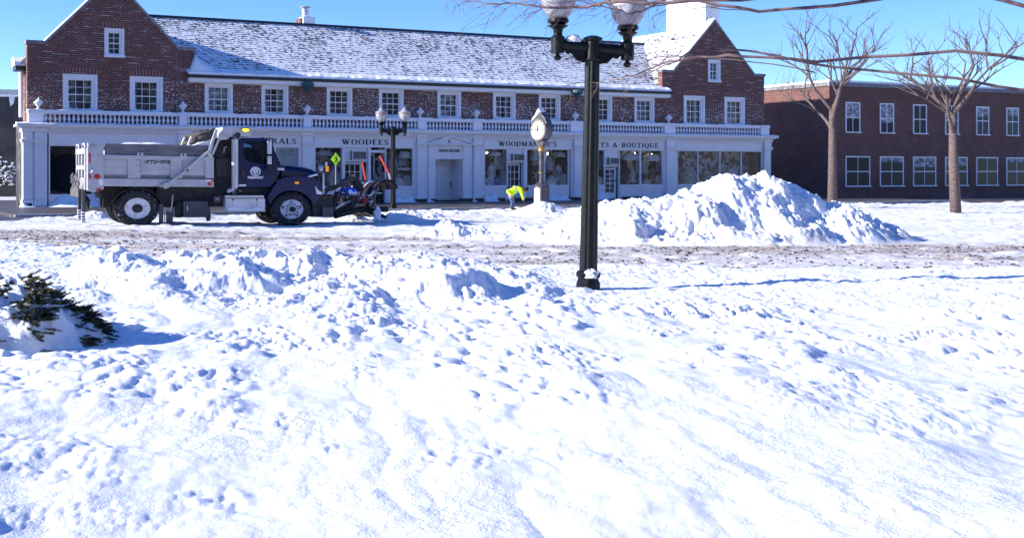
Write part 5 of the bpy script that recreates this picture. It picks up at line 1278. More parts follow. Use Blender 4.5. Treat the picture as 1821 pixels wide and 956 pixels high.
mb.tube([ray(596,384,38.2), ray(640,372,39.1), ray(690,372,39.2)], .1, 8); mb.tube([ray(594,352,38.4),ray(594,380,38.4)], .12, 8); mb.tube([ray(601,336,38.5),ray(593,372,38.4)], .05, 8); mb.build('push_frame', M['under'], PW)
for a, b in (((633,346),(634.5,358)),((645,349),(648,360))):
    mb = MB(); p, q = ray(*a, 38.9), ray(*b, 38.9); mb.tube([p, ((p[0]+q[0])/2+.03, p[1]-.1, (p[2]+q[2])/2), q], [.07,.11,.09], 8); mb.build('trip_spring', M['redpaint'], PW)
mb = lump(.68,.5,.3,12,n=20,rough=.12); o = mb.build('hydraulic_cover', M['blue'], PW, smooth=True); x,y,z = ray(619,348.5,38.7); o.location = (x,y,z)
mb = MB()
for i in range(10): mb.box(-.32+i*.07, -.30+i*.07, -.05, -.02, -.42, .0)
o = mb.build('guard_slats', M['dgrey'], PW); o.location = ray(617,346,38.5)
mb = MB(); mb.tube([ray(596,371,38.3),ray(612,361,38.5),ray(628,356,38.6)], [.02,.05,.03], 6);  mb.tube([ray(598,339,38.4),ray(606,333,38.4)], [.05,.03], 6); mb.build('caked_snow', M['snow2'], PW)
mb = MB(); rr = random.Random(77)
for i in range(16):
    a = rr.uniform(598,668); b = 372-(a-598)*.28+rr.uniform(-16,8); p = ray(a, b, 38.3+rr.random()*.6); q = ray(a+rr.uniform(-12,16), b+rr.uniform(-10,9), 38.4+rr.random()*.6)
    mb.tube([p, ((p[0]+q[0])/2, p[1]-.03, (p[2]+q[2])/2-rr.random()*.08), q], rr.choice((.02,.03,.04)), 6)
mb.build('frame_strut', M['aluminium'], PW)
mb = MB()
for i in range(9):
    a = rr.uniform(600,640); b = rr.uniform(332,352); p = ray(a, b, 38.2); q = ray(a+rr.uniform(8,26), b+rr.uniform(-4,12), 38.5)
    mb.tube([p, ((p[0]+q[0])/2, p[1], (p[2]+q[2])/2-.12), q], .022, 6)
mb.build('hydraulic_hose', M['ink'], PW)
# ------------------------------------------------------------------ worker
x, y = ground(912, 373, .1)
WK = empty('person', (x, y, .1), 0, 'person bending over in fluorescent yellow jacket, blue jeans and brown boots, reaching to the snow', 'person')
K = 1.12
def skin(name, verts, edges, mt, root=0, parent=None, sub=2):
    me = bpy.data.meshes.new(name); me.from_pydata([(v[0]*K, v[1], v[2]) for v in verts], edges, []); me.materials.append(M[mt])
    o = bpy.data.objects.new(name, me); COL.objects.link(o); o.parent = parent
    sk = o.modifiers.new('k', 'SKIN'); sk.use_smooth_shade = True
    lay = me.skin_vertices[0] if me.skin_vertices else None
    return o
def skin_obj(name, verts, edges, mt, parent, root=0, sub=2):
    import bmesh
    me = bpy.data.meshes.new(name); bm = bmesh.new(); lay = bm.verts.layers.skin.verify()
    vs = []
    for i, v in enumerate(verts):
        b = bm.verts.new((v[0]*K, v[1], v[2])); r = v[3] if len(v) > 3 else .05
        r2 = v[4] if len(v) > 4 else r
        b[lay].radius = (r, r2); b[lay].use_root = (i == root); vs.append(b)
    for a, b in edges: bm.edges.new((vs[a], vs[b]))
    bm.to_mesh(me); bm.free(); me.materials.append(M[mt])
    o = bpy.data.objects.new(name, me); COL.objects.link(o); o.parent = parent
    sk = o.modifiers.new('k', 'SKIN'); sk.use_smooth_shade = True; sk.branch_smoothing = .6
    ss = o.modifiers.new('s', 'SUBSURF'); ss.levels = ss.render_levels = sub
    return o
# body: one figure (skin shows at face, neck)
v = [(-.13,0,.66,.15,.12),(.0,0,.78,.15,.12),(.14,0,.86,.16,.13),(.27,0,.885,.14,.11),(.36,0,.87,.06,.06),(.42,0,.85,.05,.05),
     (-.12,-.1,.6,.1,.1),(-.02,-.12,.36,.07,.07),(-.09,-.13,.08,.045,.045),(.0,-.14,.03,.04,.035),
     (-.12,.1,.6,.1,.1),(.04,.13,.36,.07,.07),(.0,.14,.08,.045,.045),(.1,.15,.03,.04,.035),
     (.28,-.19,.82,.06,.06),(.32,-.22,.6,.045,.045),(.36,-.18,.38,.032,.032),
     (.28,.19,.82,.06,.06),(.36,.2,.6,.045,.045),(.43,.14,.38,.032,.032)]
e = [(0,1),(1,2),(2,3),(3,4),(4,5),(0,6),(6,7),(7,8),(8,9),(0,10),(10,11),(11,12),(12,13),(3,14),(14,15),(15,16),(3,17),(17,18),(18,19)]
body = skin_obj('body', v, e, 'skin', WK)
# head with face, tilted down
hm = Matrix.Translation((.50*K,0,.835)) @ Matrix.Rotation(R(38), 4, 'Y')
mb = MB(); vs = []; fs = []; n_, m_ = 20, 14
for i in range(m_+1):
    ph = PI*i/m_; 
    for k in range(n_):
        t = 2*PI*k/n_; x_ = math.sin(ph)*math.cos(t); y_ = math.sin(ph)*math.sin(t); z_ = math.cos(ph)
        q = Vector((.098*x_*(1-.12*max(0,-z_)), .076*y_*(1-.3*max(0,-z_)), .125*z_))
        if x_ > .2 and z_ < -.35: q.x += .012
        vs.append(q)
fs = [(i*n_+k, (i+1)*n_+k, (i+1)*n_+(k+1)%n_, i*n_+(k+1)%n_) for i in range(m_) for k in range(n_)]
mb.add(vs, fs); mb.add([(.09,-.012,.005),(.09,.012,.005),(.125,0,-.032),(.092,-.02,-.035),(.092,.02,-.035)], [(0,2,1),(0,3,2),(1,2,4),(2,3,4)])
for sg in (-1, 1): mb.lathe([(0,0),(.022,.005),(.028,.015),(0,.02)], 8, (0,sg*.07,0), 'y', .8, 1.2)
mb.xf(hm); hd = mb.build('head', M['skin'], body, smooth=True)
mb = MB()
for sg in (-1, 1): mb.lathe([(0,-.008),(.011,0),(0,.008)], 8, (.09,sg*.03,.01), 'x')
mb.box(.092,.1,-.022,.022,-.062,-.056); mb.xf(hm); mb.build('eye', M['hair'], hd)
mb = MB(); vs = []
for i in range(9):
    ph = PI*.62*i/8
    for k in range(n_):
        t = 2*PI*k/n_; x_ = math.sin(ph)*math.cos(t); cut = 1 if x_ < .55 else .94; vs.append((.112*x_*cut-.012, .09*math.sin(ph)*math.sin(t), .138*math.cos(ph)))
mb.add(vs, [(i*n_+k, (i+1)*n_+k, (i+1)*n_+(k+1)%n_, i*n_+(k+1)%n_) for i in range(8) for k in range(n_)]); mb.xf(hm); mb.build('hair', M['hair'], body, smooth=True)
v = [(-.17,0,.63,.16,.155),(-.12,0,.70,.18,.16),(.0,0,.80,.185,.16),(.14,0,.875,.19,.165),(.27,0,.895,.16,.13),(.35,0,.88,.085,.08),(.28,-.2,.84,.085,.085),(.325,-.23,.62,.07,.07),(.37,-.19,.42,.055,.055),(.28,.2,.84,.085,.085),(.37,.21,.62,.07,.07),(.43,.15,.42,.055,.055)]
e = [(0,1),(1,2),(2,3),(3,4),(4,5),(4,6),(6,7),(7,8),(4,9),(9,10),(10,11)]
jk = skin_obj('jacket', v, e, 'hivis', body, 2)
# reflective bands: rings round sleeve and trunk
mb = MB()
def band(c, d, r, w=.04, ry=1):
    c = Vector(c); d = Vector(d).normalized(); M4 = Matrix.Translation(c) @ d.to_track_quat('Z','Y').to_matrix().to_4x4()
    t = MB().lathe([(r,-w/2),(r+.006,0),(r,w/2)], 20, ky=ry); t.xf(M4); mb.add(t.v, t.f)
band((.325*K,-.23,.63),(.06,0,-.2),.082); band((.37*K,-.19,.5),(.05,.03,-.2),.07); band((.37*K,.21,.62),(.06,0,-.2),.08)
band((.1*K,0,.85),(.14,0,.075),.178,ry=1.02); band((-.09*K,0,.73),(.12,0,.1),.17)
mb.build('reflective_band', M['reflect'], jk)
v = [(-.14,0,.62,.145,.13),(-.13,-.1,.54,.1,.1),(-.02,-.125,.34,.078,.078),(-.09,-.135,.1,.062,.062),(-.13,.1,.54,.1,.1),(.04,.13,.34,.078,.078),(.0,.14,.1,.062,.062),(-.1,0,.66,.14,.12)]
e = [(7,0),(0,1),(1,2),(2,3),(0,4),(4,5),(5,6)]
skin_obj('jeans', v, e, 'jeans', body, 1)
for (bx_, by_) in ((-.09,-.135),(.0,.14)):
    v = [(bx_,by_,.12,.06,.06),(bx_-.005,by_,.05,.055,.055),(bx_+.09,by_,.035,.05,.04),(bx_+.17,by_,.03,.045,.035)]
    skin_obj('boot', v, [(0,1),(1,2),(2,3)], 'boot', body, 1)
def hand(base, sgn):
    b = Vector(base); v = [(b.x,b.y,b.z,.03,.03),(b.x+.02,b.y,b.z-.06,.038,.02)]; e = [(0,1)]
    for k, (dy, ln) in enumerate(((-.027,.07),(-.009,.08),(.009,.075),(.027,.06))):
        i = len(v); v += [(b.x+.03,b.y+dy,b.z-.09,.011,.011),(b.x+.055,b.y+dy*1.2,b.z-.09-ln*.55,.01,.01),(b.x+.05,b.y+dy*1.2,b.z-.09-ln,.009,.009)]; e += [(1,i),(i,i+1),(i+1,i+2)]
    i = len(v); v += [(b.x+.04,b.y+sgn*.04,b.z-.05,.012,.012),(b.x+.065,b.y+sgn*.05,b.z-.085,.011,.011)]; e += [(1,i),(i,i+1)]
    skin_obj('glove', v, e, 'glove', body, 0, 1)
hand((.375,-.185,.39), 1); hand((.435,.145,.39), -1)
# ------------------------------------------------------------------ bare tree with branches crossing the picture
def wobble(pts, amp, seed, k=3):
    r2 = random.Random(seed); out = []
    for a, b in zip(pts, pts[1:]):
        a = Vector(a); b = Vector(b)
        for i in range(k): out.append(a.lerp(b, i/k)+Vector((r2.uniform(-amp,amp),r2.uniform(-amp,amp),r2.uniform(-amp,amp)))*(1 if i else .4))
    out.append(Vector(pts[-1])); return out
def twigs(mb, pts, r0, rnd, n, ln, depth, down=.25):
    for _ in range(n):
        i = rnd.randrange(1, len(pts)-1); p = pts[i]; d = (pts[i+1]-pts[i-1]).normalized()
        sd = Vector((rnd.uniform(-1,1), rnd.uniform(-.6,.6), rnd.uniform(-1,.8)-down)).normalized()
        v = (d*.9+sd*.8).normalized(); l = ln*rnd.uniform(.3,1.15); q = [p]; 
        for k in range(5): v = (v+Vector((rnd.uniform(-.25,.25),rnd.uniform(-.25,.25),rnd.uniform(-.25,.22)))).normalized(); q.append(q[-1]+v*l/5)
        mb.tube(q, [r0*(1-.15*k) for k in range(6)], 5, cap=False)
        if depth: twigs(mb, q, r0*.7, rnd, 3, ln*.45, depth-1, down)
def bark_tree(root, r, h, seed, loc, label, group, levels=4, name='bare_tree'):
    rnd = random.Random(seed); e = empty(name, loc, 0, label, 'tree', group)
    tr = MB(); lm = MB()
    tp_ = [Vector((0,0,-.2)), Vector((rnd.uniform(-.1,.1),0,h*.25)), Vector((rnd.uniform(-.2,.2),rnd.uniform(-.2,.2),h*.5))]; tr.tube(tp_, [r*1.2, r, r*.75], 12)
    def grow(p, v, l, rr_, lev):
        q = [p]
        for k in range(4): v = (v+Vector((rnd.uniform(-.2,.2),rnd.uniform(-.2,.2),rnd.uniform(-.1,.18)))).normalized(); q.append(q[-1]+v*l/4)
        lm.tube(q, [rr_*(1-.13*k) for k in range(5)], 7 if lev > 2 else 4, cap=False)
        if lev:
            for k in range(4 if lev > 2 else 3):
                i = rnd.randint(2, 4); a = rnd.uniform(0, 2*PI); s_ = Vector((math.cos(a), math.sin(a), rnd.uniform(-.1,.6)))
                grow(q[i], (v*.8+s_*.75).normalized(), l*.66, rr_*.52, lev-1)
    for k in range(5):
        a = 2*PI*k/5+rnd.random(); grow(tp_[2-(k % 2)].lerp(tp_[2], .6), Vector((math.cos(a)*.7, math.sin(a)*.7, .9)).normalized(), h*.28, r*.5, levels)
    tr.build('trunk', M['bark'], e, smooth=True); lm.build('crown', M['bark'], e, smooth=True)
    return e
tx, ty, _ = ray(1930, 300, 14.5)
TRE = bark_tree(None, .17, 9, 5, (tx, ty, 0), 'bare street tree whose thin snow lit branches cross in front of the lamp globes', None, 3, 'bare_tree')
rnd = random.Random(21)
mbb = MB(); mbt = MB()
def branch(px, Y0, Y1, r0, r1, seed, nt, ln, dp=1):
    n = len(px); pts = []
    for i, (a, b) in enumerate(px):
        Y = Y0+(Y1-Y0)*i/(n-1); p = ray(a, b, Y); pts.append(Vector((p[0]-tx, p[1]-ty, p[2])))
    r0 *= .75; r1 *= .7; q = wobble(pts, .02, seed); m_ = len(q)
    mbb.tube(q, [r0+(r1-r0)*i/(m_-1) for i in range(m_)], 6, cap=False)
    twigs(mbt, q[m_//3:], r1*.8, rnd, nt, ln, dp)
branch([(1930,10),(1700,-60),(1500,-30),(1380,-8),(1290,0),(1200,4),(1150,6),(1100,3),(1075,5),(1045,13),(1010,14),(975,15),(945,9),(910,7),(880,6),(850,2),(815,-3)], 14.4, 15, .05, .008, 1, 40, .7)
branch([(1930,40),(1700,-20),(1480,10),(1350,20),(1240,2),(1180,0),(1140,22),(1115,24),(1080,14),(1050,2),(1010,-4)], 14.4, 15.2, .04, .006, 2, 26, .5)
branch([(1200,4),(1160,12),(1120,0),(1060,8),(1020,2),(985,6),(955,0),(900,14),(870,8)], 14.9, 14.7, .008, .004, 3, 22, .4)
branch([(1930,120),(1700,90),(1450,110),(1320,100),(1240,102),(1190,108),(1160,120),(1130,133),(1090,142),(1050,147),(1005,148)], 14.4, 15.4, .035, .005, 4, 18, .5)
branch([(1450,130),(1340,110),(1240,100),(1195,98),(1165,103),(1120,120),(1080,132)], 14.7, 15.3, .012, .004, 5, 12, .4)
branch([(1930,180),(1700,140),(1480,120),(1330,90),(1230,92),(1190,114),(1160,128),(1140,138),(1115,139)], 14.4, 15.6, .03, .004, 6, 10, .4)
branch([(1350,20),(1260,12),(1190,16),(1160,30),(1165,50)], 14.7, 14.9, .01, .003, 7, 14, .35)
mbb.build('branch', M['twig'], TRE, smooth=True); mbt.build('twig', M['twig'], TRE, smooth=True)
# more bare trees down the street, outside the photograph's picture
for k, (a, Y, h) in enumerate(((1480, 52, 9),(1700, 46, 8))):
    x, y, _ = ray(a, 300, Y); bark_tree(None, .18, h, 30+k, (x, y, 0), ['bare tree on the pavement before the plain brick block','bare tree furthest along the pavement'][k], 'bare trees along the pavement', 3)
# ------------------------------------------------------------------ snow laden juniper in the near corner
JX, JY = ray(2, 500, 10.4)[:2]
J = empty('juniper_bush', (JX, JY, 0), 0, 'low spreading juniper bush half buried under blue shaded snow in the near corner', 'bush')
def jh(x, y):   # height of the mound
    q = ((x-.0)/1.0)**2+(y/.85)**2
    return (.72-.14*(x+.2))*max(0, 1-q)**.55 if q < 1 else 0
def jz(x, y):
    h = jh(x, y); return h+(.05*math.sin(x*7+y*4)+.035*math.sin(y*13+x*9)+.025*math.sin(x*23-y*17)+.015*math.sin(x*41+y*37))*min(1, h*4)
n = 110; vs = []; fs = []
for i in range(n+1):
    for k in range(n+1):
        x = -1.05+2.1*i/n; y = -.95+1.9*k/n; vs.append((x, y, jz(x, y)-.02))
fs = [(i*(n+1)+k, (i+1)*(n+1)+k, (i+1)*(n+1)+k+1, i*(n+1)+k+1) for i in range(n) for k in range(n)]
mb = MB(); mb.add(vs, fs); mb.build('snow_cap', M['snow'], J, smooth=True)
rnd = random.Random(2); mbs = [MB(), MB(), MB()]
def spray(x, y, z, ang, el, ln, mbx):
    d = Vector((math.cos(ang)*math.cos(el), math.sin(ang)*math.cos(el), math.sin(el))); p = Vector((x, y, z)); side = d.cross(Vector((0,0,1))).normalized(); up = side.cross(d)
    mbx.tube([p, p+d*ln], [.005, .002], 4, cap=False)
    for k in range(22):
        t = rnd.uniform(.05, 1); a = rnd.uniform(0, 2*PI); o = (side*math.cos(a)+up*math.sin(a)*.6); l = ln*.3*(1.15-t)+.015
        q = p+d*ln*t; e_ = q+(d*.8+o*.7).normalized()*l; w = (d.cross(o)).normalized()*.006
        mbx.add([q-w, q+w, e_+w*.2, e_-w*.2, q+o*.004], [(0,1,2,3), (0,4,3), (1,2,4)])
# fronds run outward from the heart of the bush, with bare snow between them
fr = [(-170,.2,.95),(-150,.3,.9),(-132,.25,1.0),(-112,.35,.8),(-98,.2,1.0),(-80,.4,1.0),(-62,.15,1.0),(-45,.3,.98),(-28,.12,1.02),(-12,.5,1.02),(2,.2,1.03),(14,.55,1.02),(40,.3,.8),(70,.3,.75),(105,.2,.8),(140,.3,.8),(165,.35,.9)]
for a, r0, r1 in fr:
    a = R(a); m_ = 26; bend = rnd.uniform(-.5,.5)
    for k in range(m_):
        t = r0+(r1-r0)*k/m_; aa = a+bend*(t-.5)*.6; cx_, cy_ = t*math.cos(aa)*1.0, t*math.sin(aa)*.85
        if math.sin(t*9+a*5) < .05: continue            # snow lies over this stretch
        for _ in range(4):
            x = cx_+rnd.gauss(0,.035); y = cy_+rnd.gauss(0,.035)
            spray(x, y, jz(x, y)-.01, aa+rnd.gauss(0,.6), rnd.uniform(-.15,.38)-(.2 if t > .8 else 0), rnd.uniform(.06,.17), mbs[rnd.choice((0,0,1,2,2))])
for mbx, m_ in zip(mbs, ('leaf','leafo','leafd')): mbx.build('foliage', M[m_], J)
# ------------------------------------------------------------------ terrain
PERM = rng.permutation(256); VAL = rng.rand(256)
def hsh(ix, iy, s=0): return VAL[PERM[(PERM[(ix+s*37) & 255]+iy) & 255]]
def vn(x, y, s=0):
    ix = np.floor(x).astype(int); iy = np.floor(y).astype(int); fx = x-ix; fy = y-iy
    fx = fx*fx*(3-2*fx); fy = fy*fy*(3-2*fy)
    return (hsh(ix,iy,s)*(1-fx)+hsh(ix+1,iy,s)*fx)*(1-fy)+(hsh(ix,iy+1,s)*(1-fx)+hsh(ix+1,iy+1,s)*fx)*fy
def fbm(x, y, o=4, s=0, g=.5):
    r = 0; a = 1; t = 0
    for k in range(o): r = r+a*vn(x*2**k+k*17.3, y*2**k+k*5.1, s+k); t += a; a *= g
    return r/t
def wor(x, y, s=0, size=1.0):     # rounded clods: 0..1
    ix = np.floor(x).astype(int); iy = np.floor(y).astype(int); best = np.zeros_like(x)
    for dx in (-1, 0, 1):
        for dy in (-1, 0, 1):
            jx = ix+dx; jy = iy+dy; px = jx+.15+.7*hsh(jx,jy,s); py = jy+.15+.7*hsh(jx,jy,s+3); r = .25+.6*hsh(jx,jy,s+7)**1.3
            d2 = ((x-px)**2+(y-py)**2)/(r*r); best = np.maximum(best, np.sqrt(np.clip(1-d2, 0, 1))*r)
    return best
def ss(a, b, x): t = np.clip((x-a)/(b-a), 0, 1); return t*t*(3-2*t)
def gs(x, y, cx, cy, rx, ry, rot=0):
    c, s = math.cos(rot), math.sin(rot); dx = x-cx; dy = y-cy; u = (dx*c+dy*s)/rx; v = (-dx*s+dy*c)/ry
    return np.exp(-(u*u+v*v))
def chunks(x, y, a=1.0, s=0):
    n1 = fbm(x*.7, y*.7, 3, s+9)
    n2 = fbm(x*1.1, y*1.1, 2, s+14); wx = x+.10*fbm(x*5,y*5,2,s+20); wy = y+.10*fbm(x*5,y*5,2,s+21)
    return a*(.16*wor(wx*1.9, wy*1.9, s)*ss(.5,.72,n1)+.09*wor(wx*4.6, wy*4.6, s+1)*ss(.42,.62,n2)+.06*wor(wx*10, wy*10, s+2)*ss(.3,.6,n1+.4*(n2-.5))+.028*wor(x*22, y*22, s+5)+.22*(fbm(x*1.5, y*1.5, 6, s+4, .57)-.5))
def slope_z(x, y): return -.1*ss(-6.3, -1.2, x)*ss(24, 33, y)*(1-ss(40, 46, y))
BX = np.array([-30,-7.5,-4.5,-3.2,0,3.8,5.7,20]); BY = np.array([28.3,26.0,23.0,21.3,19.7,19.5,19.6,19.8])
def kerbY(x): # line of the kerb
    c, s = math.cos(BT), math.sin(BT); return BO[1]-KD*c+(x-KD*s)*math.tan(BT)
KD = 9.4
def near_edge(x): return np.interp(x, BX, BY)+.9*(fbm(x*.5, x*0, 3, 40)-.5)+.35*(fbm(x*2.3, x*0, 2, 41)-.5)
def ground_h(x, y):
    z = slope_z(x, y)
    ye = near_edge(x); e = ss(0, 1.3, ye-y)                          # near snow field
    lampz = 1-.8*gs(x, y, 3.8, 16.0, 2.2, 2.0)-.35*ss(3.5, 7, x)
    f = .13+.08*(fbm(x*.35, y*.35, 3, 12)-.5)*2
    f = f+.17*gs(x, y, -1.6, 17.8, 1.0, 1.1)+.10*gs(x, y, -.6, 16.6, .8, .8)+.07*gs(x, y, .6, 17.6, 1.2, 1.4)+.07*gs(x,y,2.0,18.0,.8,1.3)
    f = f+.05*gs(x, y, -4.2, 22.0, 2.0, .8)+.06*gs(x, y, -7, 25.0, 1.4, .8)+.12*gs(x,y,-2.2,16,1.2,1)
    # the plowed ridge along the near verge
    rdg = ss(12.2, 14.2, y)*ss(19.3, 16.6, y)*ss(-4.6, -3.0, x)*(1-ss(2.2, 3.6, x)); rn = fbm(x*.9, y*.9, 3, 15)
    f = f+rdg*.22*ss(.35, .7, rn)
    ch = chunks(x, y, 1.0, 2)-.03
    big_ = .25*wor(x*1.25+.3*fbm(x*3,y*3,2,16), y*1.25+.3*fbm(x*3,y*3,2,18), 17)*ss(.45,.65,fbm(x*.6,y*.6,2,19))
    rough = .55+.35*gs(x, y, -.8, 16.8, 3.2, 2.2)+.05*ss(1.5, .2, ye-y)+.5*rdg+.25*ss(-3,-5,x)
    rough = rough*(.16+.84*ss(11.6, 14.2, y))
    drift_ = .05*(np.abs(2*fbm(x*1.5+.6*fbm(x*.7,y*.7,2,43), y*.5, 4, 42)-1))+.22*(fbm(x*.35+3, y*.55, 3, 23)-.5)+.05*(fbm(x*1.3, y*2.4, 4, 24)-.5)
    nearf = (f*np.clip(lampz, .1, 1)+ch*rough*.66+rdg*big_+drift_*ss(15, 12, y))
    # crumbs thrown out in front of the ridge
    cr = wor(x*5.5, y*5.5, 27)*ss(.56,.70,fbm(x*.9,y*.9,3,28))+.5*wor(x*13, y*13, 29)*ss(.55,.68,fbm(x*1.3,y*1.3,3,30))
    nearf = nearf+.10*cr*(.35+.65*ss(7.5, 11, y))*ss(14.5,12.5,y)
    z = z+e*nearf
    # packed, rutted road
    r = (1-e)*ss(kerbY(x)+.5, kerbY(x)-1.0, y)
    z = z+r*(.05*(fbm(x*.55, y*3.0, 4, 20)-.5)+.045*(fbm(x*3, y*5, 4, 21)-.5)+.05*ss(.62,.8,fbm(x*1.3, y*3, 3, 22)))
    # loose snow along the kerb and behind the truck
    kb = kerbY(x); q = np.exp(-((y-(kb-2.6))/1.9)**2)*ss(.35,.6,fbm(x*.5, y*.5, 3, 31))
    q = q*(1-.95*gs(x, y, 7.4, 44.6, 1.7, 2.2))
    z = z+q*(.08+chunks(x, y, .8, 33))*.8*(1-e)
    # left background snow slope beside the parking structure
    c, s = math.cos(BT), math.sin(BT); u = (x-BO[0])*c+(y-BO[1])*s; dpt = -(x-BO[0])*s+(y-BO[1])*c
    z = z+ss(-16.8, -20, u)*ss(-1, 5, dpt)*(.9+.5*fbm(x*.4,y*.4,3,50))
    far = ss(90, 200, y); z = z*(1-far)
    return z
def dirt(x, y):
    ye = near_edge(x); d = y-ye                       # 0 at near snow edge
    yT = np.interp(x, [-12,0,4,20], [36,35.5,31,29.5]); band = ss(-.6, .2, d)*(1-ss(-4.5, 0, y-yT+2.5*(fbm(x*.3, y*.3, 2, 60)-.5)))
    band = band*(.55+.45*ss(.35,.55,fbm(x*.12, y*.9, 3, 61)))
    band = np.maximum(band, .5*np.exp(-((d-1.4)/.8)**2)); band = np.maximum(band, 1.0*np.exp(-((d-2.6+.3*np.sin(x*.35))/.16)**2)*ss(.35,.5,fbm(x*.4,y*0,2,68))); band = np.maximum(band, 1.0*np.exp(-((d-4.6+.3*np.sin(x*.31+1))/.16)**2)*ss(.35,.5,fbm(x*.4,y*0,2,69))); band = np.maximum(band, .55*np.exp(-((d-4.3)/.7)**2)*ss(.3,.55,fbm(x*.1,y*.1,2,62)))
    far = .42*np.exp(-((y-(kerbY(x)-6.2))/1.2)**2)*ss(1,3,x)
    return np.clip(np.maximum(np.maximum(band, far), .30*ss(0,1,d)*ss(.25,.6,fbm(x*.2,y*.7,2,64))), 0, 1)
def wet(x, y):
    kb = kerbY(x); d = kb-y
    w = ss(1.9, .4, d+1.4*(fbm(x*.6, y*1.2, 3, 70)-.5))
    # dark wet lane behind the truck at the near end
    w2 = np.exp(-((d-1.9)/1.7)**2)*ss(-9, -12, x)
    return np.clip(np.maximum(w, w2), 0, 1)*(1-ss(-1, .5, -d-12))
def heightfield(name, X, Y, Z, mt, attrs=None, drop=None):
    ny, nx = X.shape; me = bpy.data.meshes.new(name)
    co = np.stack([X, Y, Z], -1).reshape(-1, 3).astype(np.float32)
    idx = np.arange(nx*ny).reshape(ny, nx); q = np.stack([idx[:-1,:-1], idx[:-1,1:], idx[1:,1:], idx[1:,:-1]], -1).reshape(-1, 4)
    if drop is not None:
        keep = (~drop).reshape(-1)[q].any(1); q = q[keep]
        used = np.zeros(nx*ny, bool); used[q.reshape(-1)] = True; remap = np.cumsum(used)-1; co = co[used]; q = remap[q]
    else: used = None
    me.vertices.add(len(co)); me.vertices.foreach_set('co', co.reshape(-1)); me.loops.add(q.size); me.loops.foreach_set('vertex_index', q.reshape(-1).astype(np.int32))
    me.polygons.add(len(q)); me.polygons.foreach_set('loop_start', np.arange(0, q.size, 4, dtype=np.int32)); me.polygons.foreach_set('loop_total', np.full(len(q), 4, np.int32))
    me.polygons.foreach_set('use_smooth', np.ones(len(q), bool)); me.update(calc_edges=True)
    for k, a in (attrs or {}).items():
        at = me.attributes.new(k, 'FLOAT', 'POINT'); a = a.reshape(-1); a = a[used] if used is not None else a; at.data.foreach_set('value', a.astype(np.float32))
    me.materials.append(mt); o = bpy.data.objects.new(name, me); COL.objects.link(o); return o
# ground material
m = mat('street_snow', (.84,.85,.88), .6, spec=.25); t = NT(m); co = t.coord()
at = t.new('ShaderNodeAttribute', attribute_name='dirt'); aw = t.new('ShaderNodeAttribute', attribute_name='wet'); D_ = at.outputs['Fac']; W_ = aw.outputs['Fac']
n1 = t.noise(co, 9, 7, .66); n2 = t.noise(co, 60, 3, .6)
mp = t.coord((1,.55,1)); sp1 = t.noise(mp, 6.5, 4, .6, .4); sp2 = t.noise(mp, 17, 3, .6, .3)
spec1 = t.ramp(t.math('SUBTRACT', sp1, t.math('SUBTRACT', .78, t.math('MULTIPLY', D_, .185))), 0, .012)
spec2 = t.ramp(t.math('SUBTRACT', sp2, t.math('SUBTRACT', .82, t.math('MULTIPLY', D_, .235))), 0, .015)
spk = t.math('MULTIPLY', t.math('MAXIMUM', spec1, spec2), t.ramp(D_, .05, .25))
soil = t.noise(t.coord((.25,1.6,1)), 1.6, 5, .6); tint = t.math('MULTIPLY', t.math('MULTIPLY', D_, .9), t.ramp(soil, .2, .52))
gc1 = t.mix(t.ramp(n1, .33, .5), (.76,.775,.81), (.84,.85,.88))
gc1 = t.mix(tint, gc1, (.44,.37,.315)); gc1 = t.mix(spk, gc1, (.06,.035,.035))
bn = t.noise(t.coord((.3,1.2,1)), 1.1, 5, .6); wc = t.mix(t.ramp(bn, .4, .62), (.055,.055,.07), (.17,.12,.095))
wm = t.ramp(t.math('ADD', W_, t.math('MULTIPLY', t.math('SUBTRACT', n1, .5), .5)), .42, .55)
t.col(t.mix(wm, gc1, wc)); wp = t.ramp(t.noise(t.coord((1,1,1)), .55, 3, .5), .4, .6)
t.l.new(t.math('SUBTRACT', .65, t.math('MULTIPLY', wm, .3)), t.p.inputs['Roughness'])
h = t.math('ADD', t.math('MULTIPLY', t.math('MULTIPLY', n1, .02), t.math('ADD', .3, wp)), t.math('MULTIPLY', t.math('MULTIPLY', n2, .006), t.math('ADD', .1, wp))); h = t.math('SUBTRACT', h, t.math('MULTIPLY', spk, .01)); t.bump(h, .75, 1.0)
M['ground'] = m
tt = np.concatenate([np.linspace(-.62,-.36,60)[:-1], np.linspace(-.36, .68, 1150), np.linspace(.68, 1.0, 60)[1:]])
rows = [-400,-120,-60,-30,-14,-9,-5,-2,0,1.2,2,2.8,3.4,4.0,4.4]; y = 4.7
while y < 17: rows.append(y); y += .022+.0011*y
while y < 62: rows.append(y); y += .033+.0035*(y-17)
while y < 4000: rows.append(y); y *= 1.06
rows = np.array(rows)
Yg = np.repeat(rows[:, None], len(tt), 1); Xg = tt[None, :]*(np.maximum(np.abs(Yg), 0)+4.0)
sel = Yg
Z = ground_h(Xg, Yg)
# hollow under the pavement
c, s = math.cos(BT), math.sin(BT); dpt = -(Xg-BO[0])*s+(Yg-BO[1])*c; uu = (Xg-BO[0])*c+(Yg-BO[1])*s
inside = ss(-KD, -KD+.35, dpt)*ss(-17.6,-17.0,uu)*ss(c1+6, c1+4, uu)*(1-ss(14,15,dpt)); Z = Z-inside*(Z+.06)
gr = heightfield('ground', Xg, Yg, Z, M['ground'], {'dirt': dirt(Xg, Yg), 'wet': wet(Xg, Yg)}); tag(gr, kind='structure')
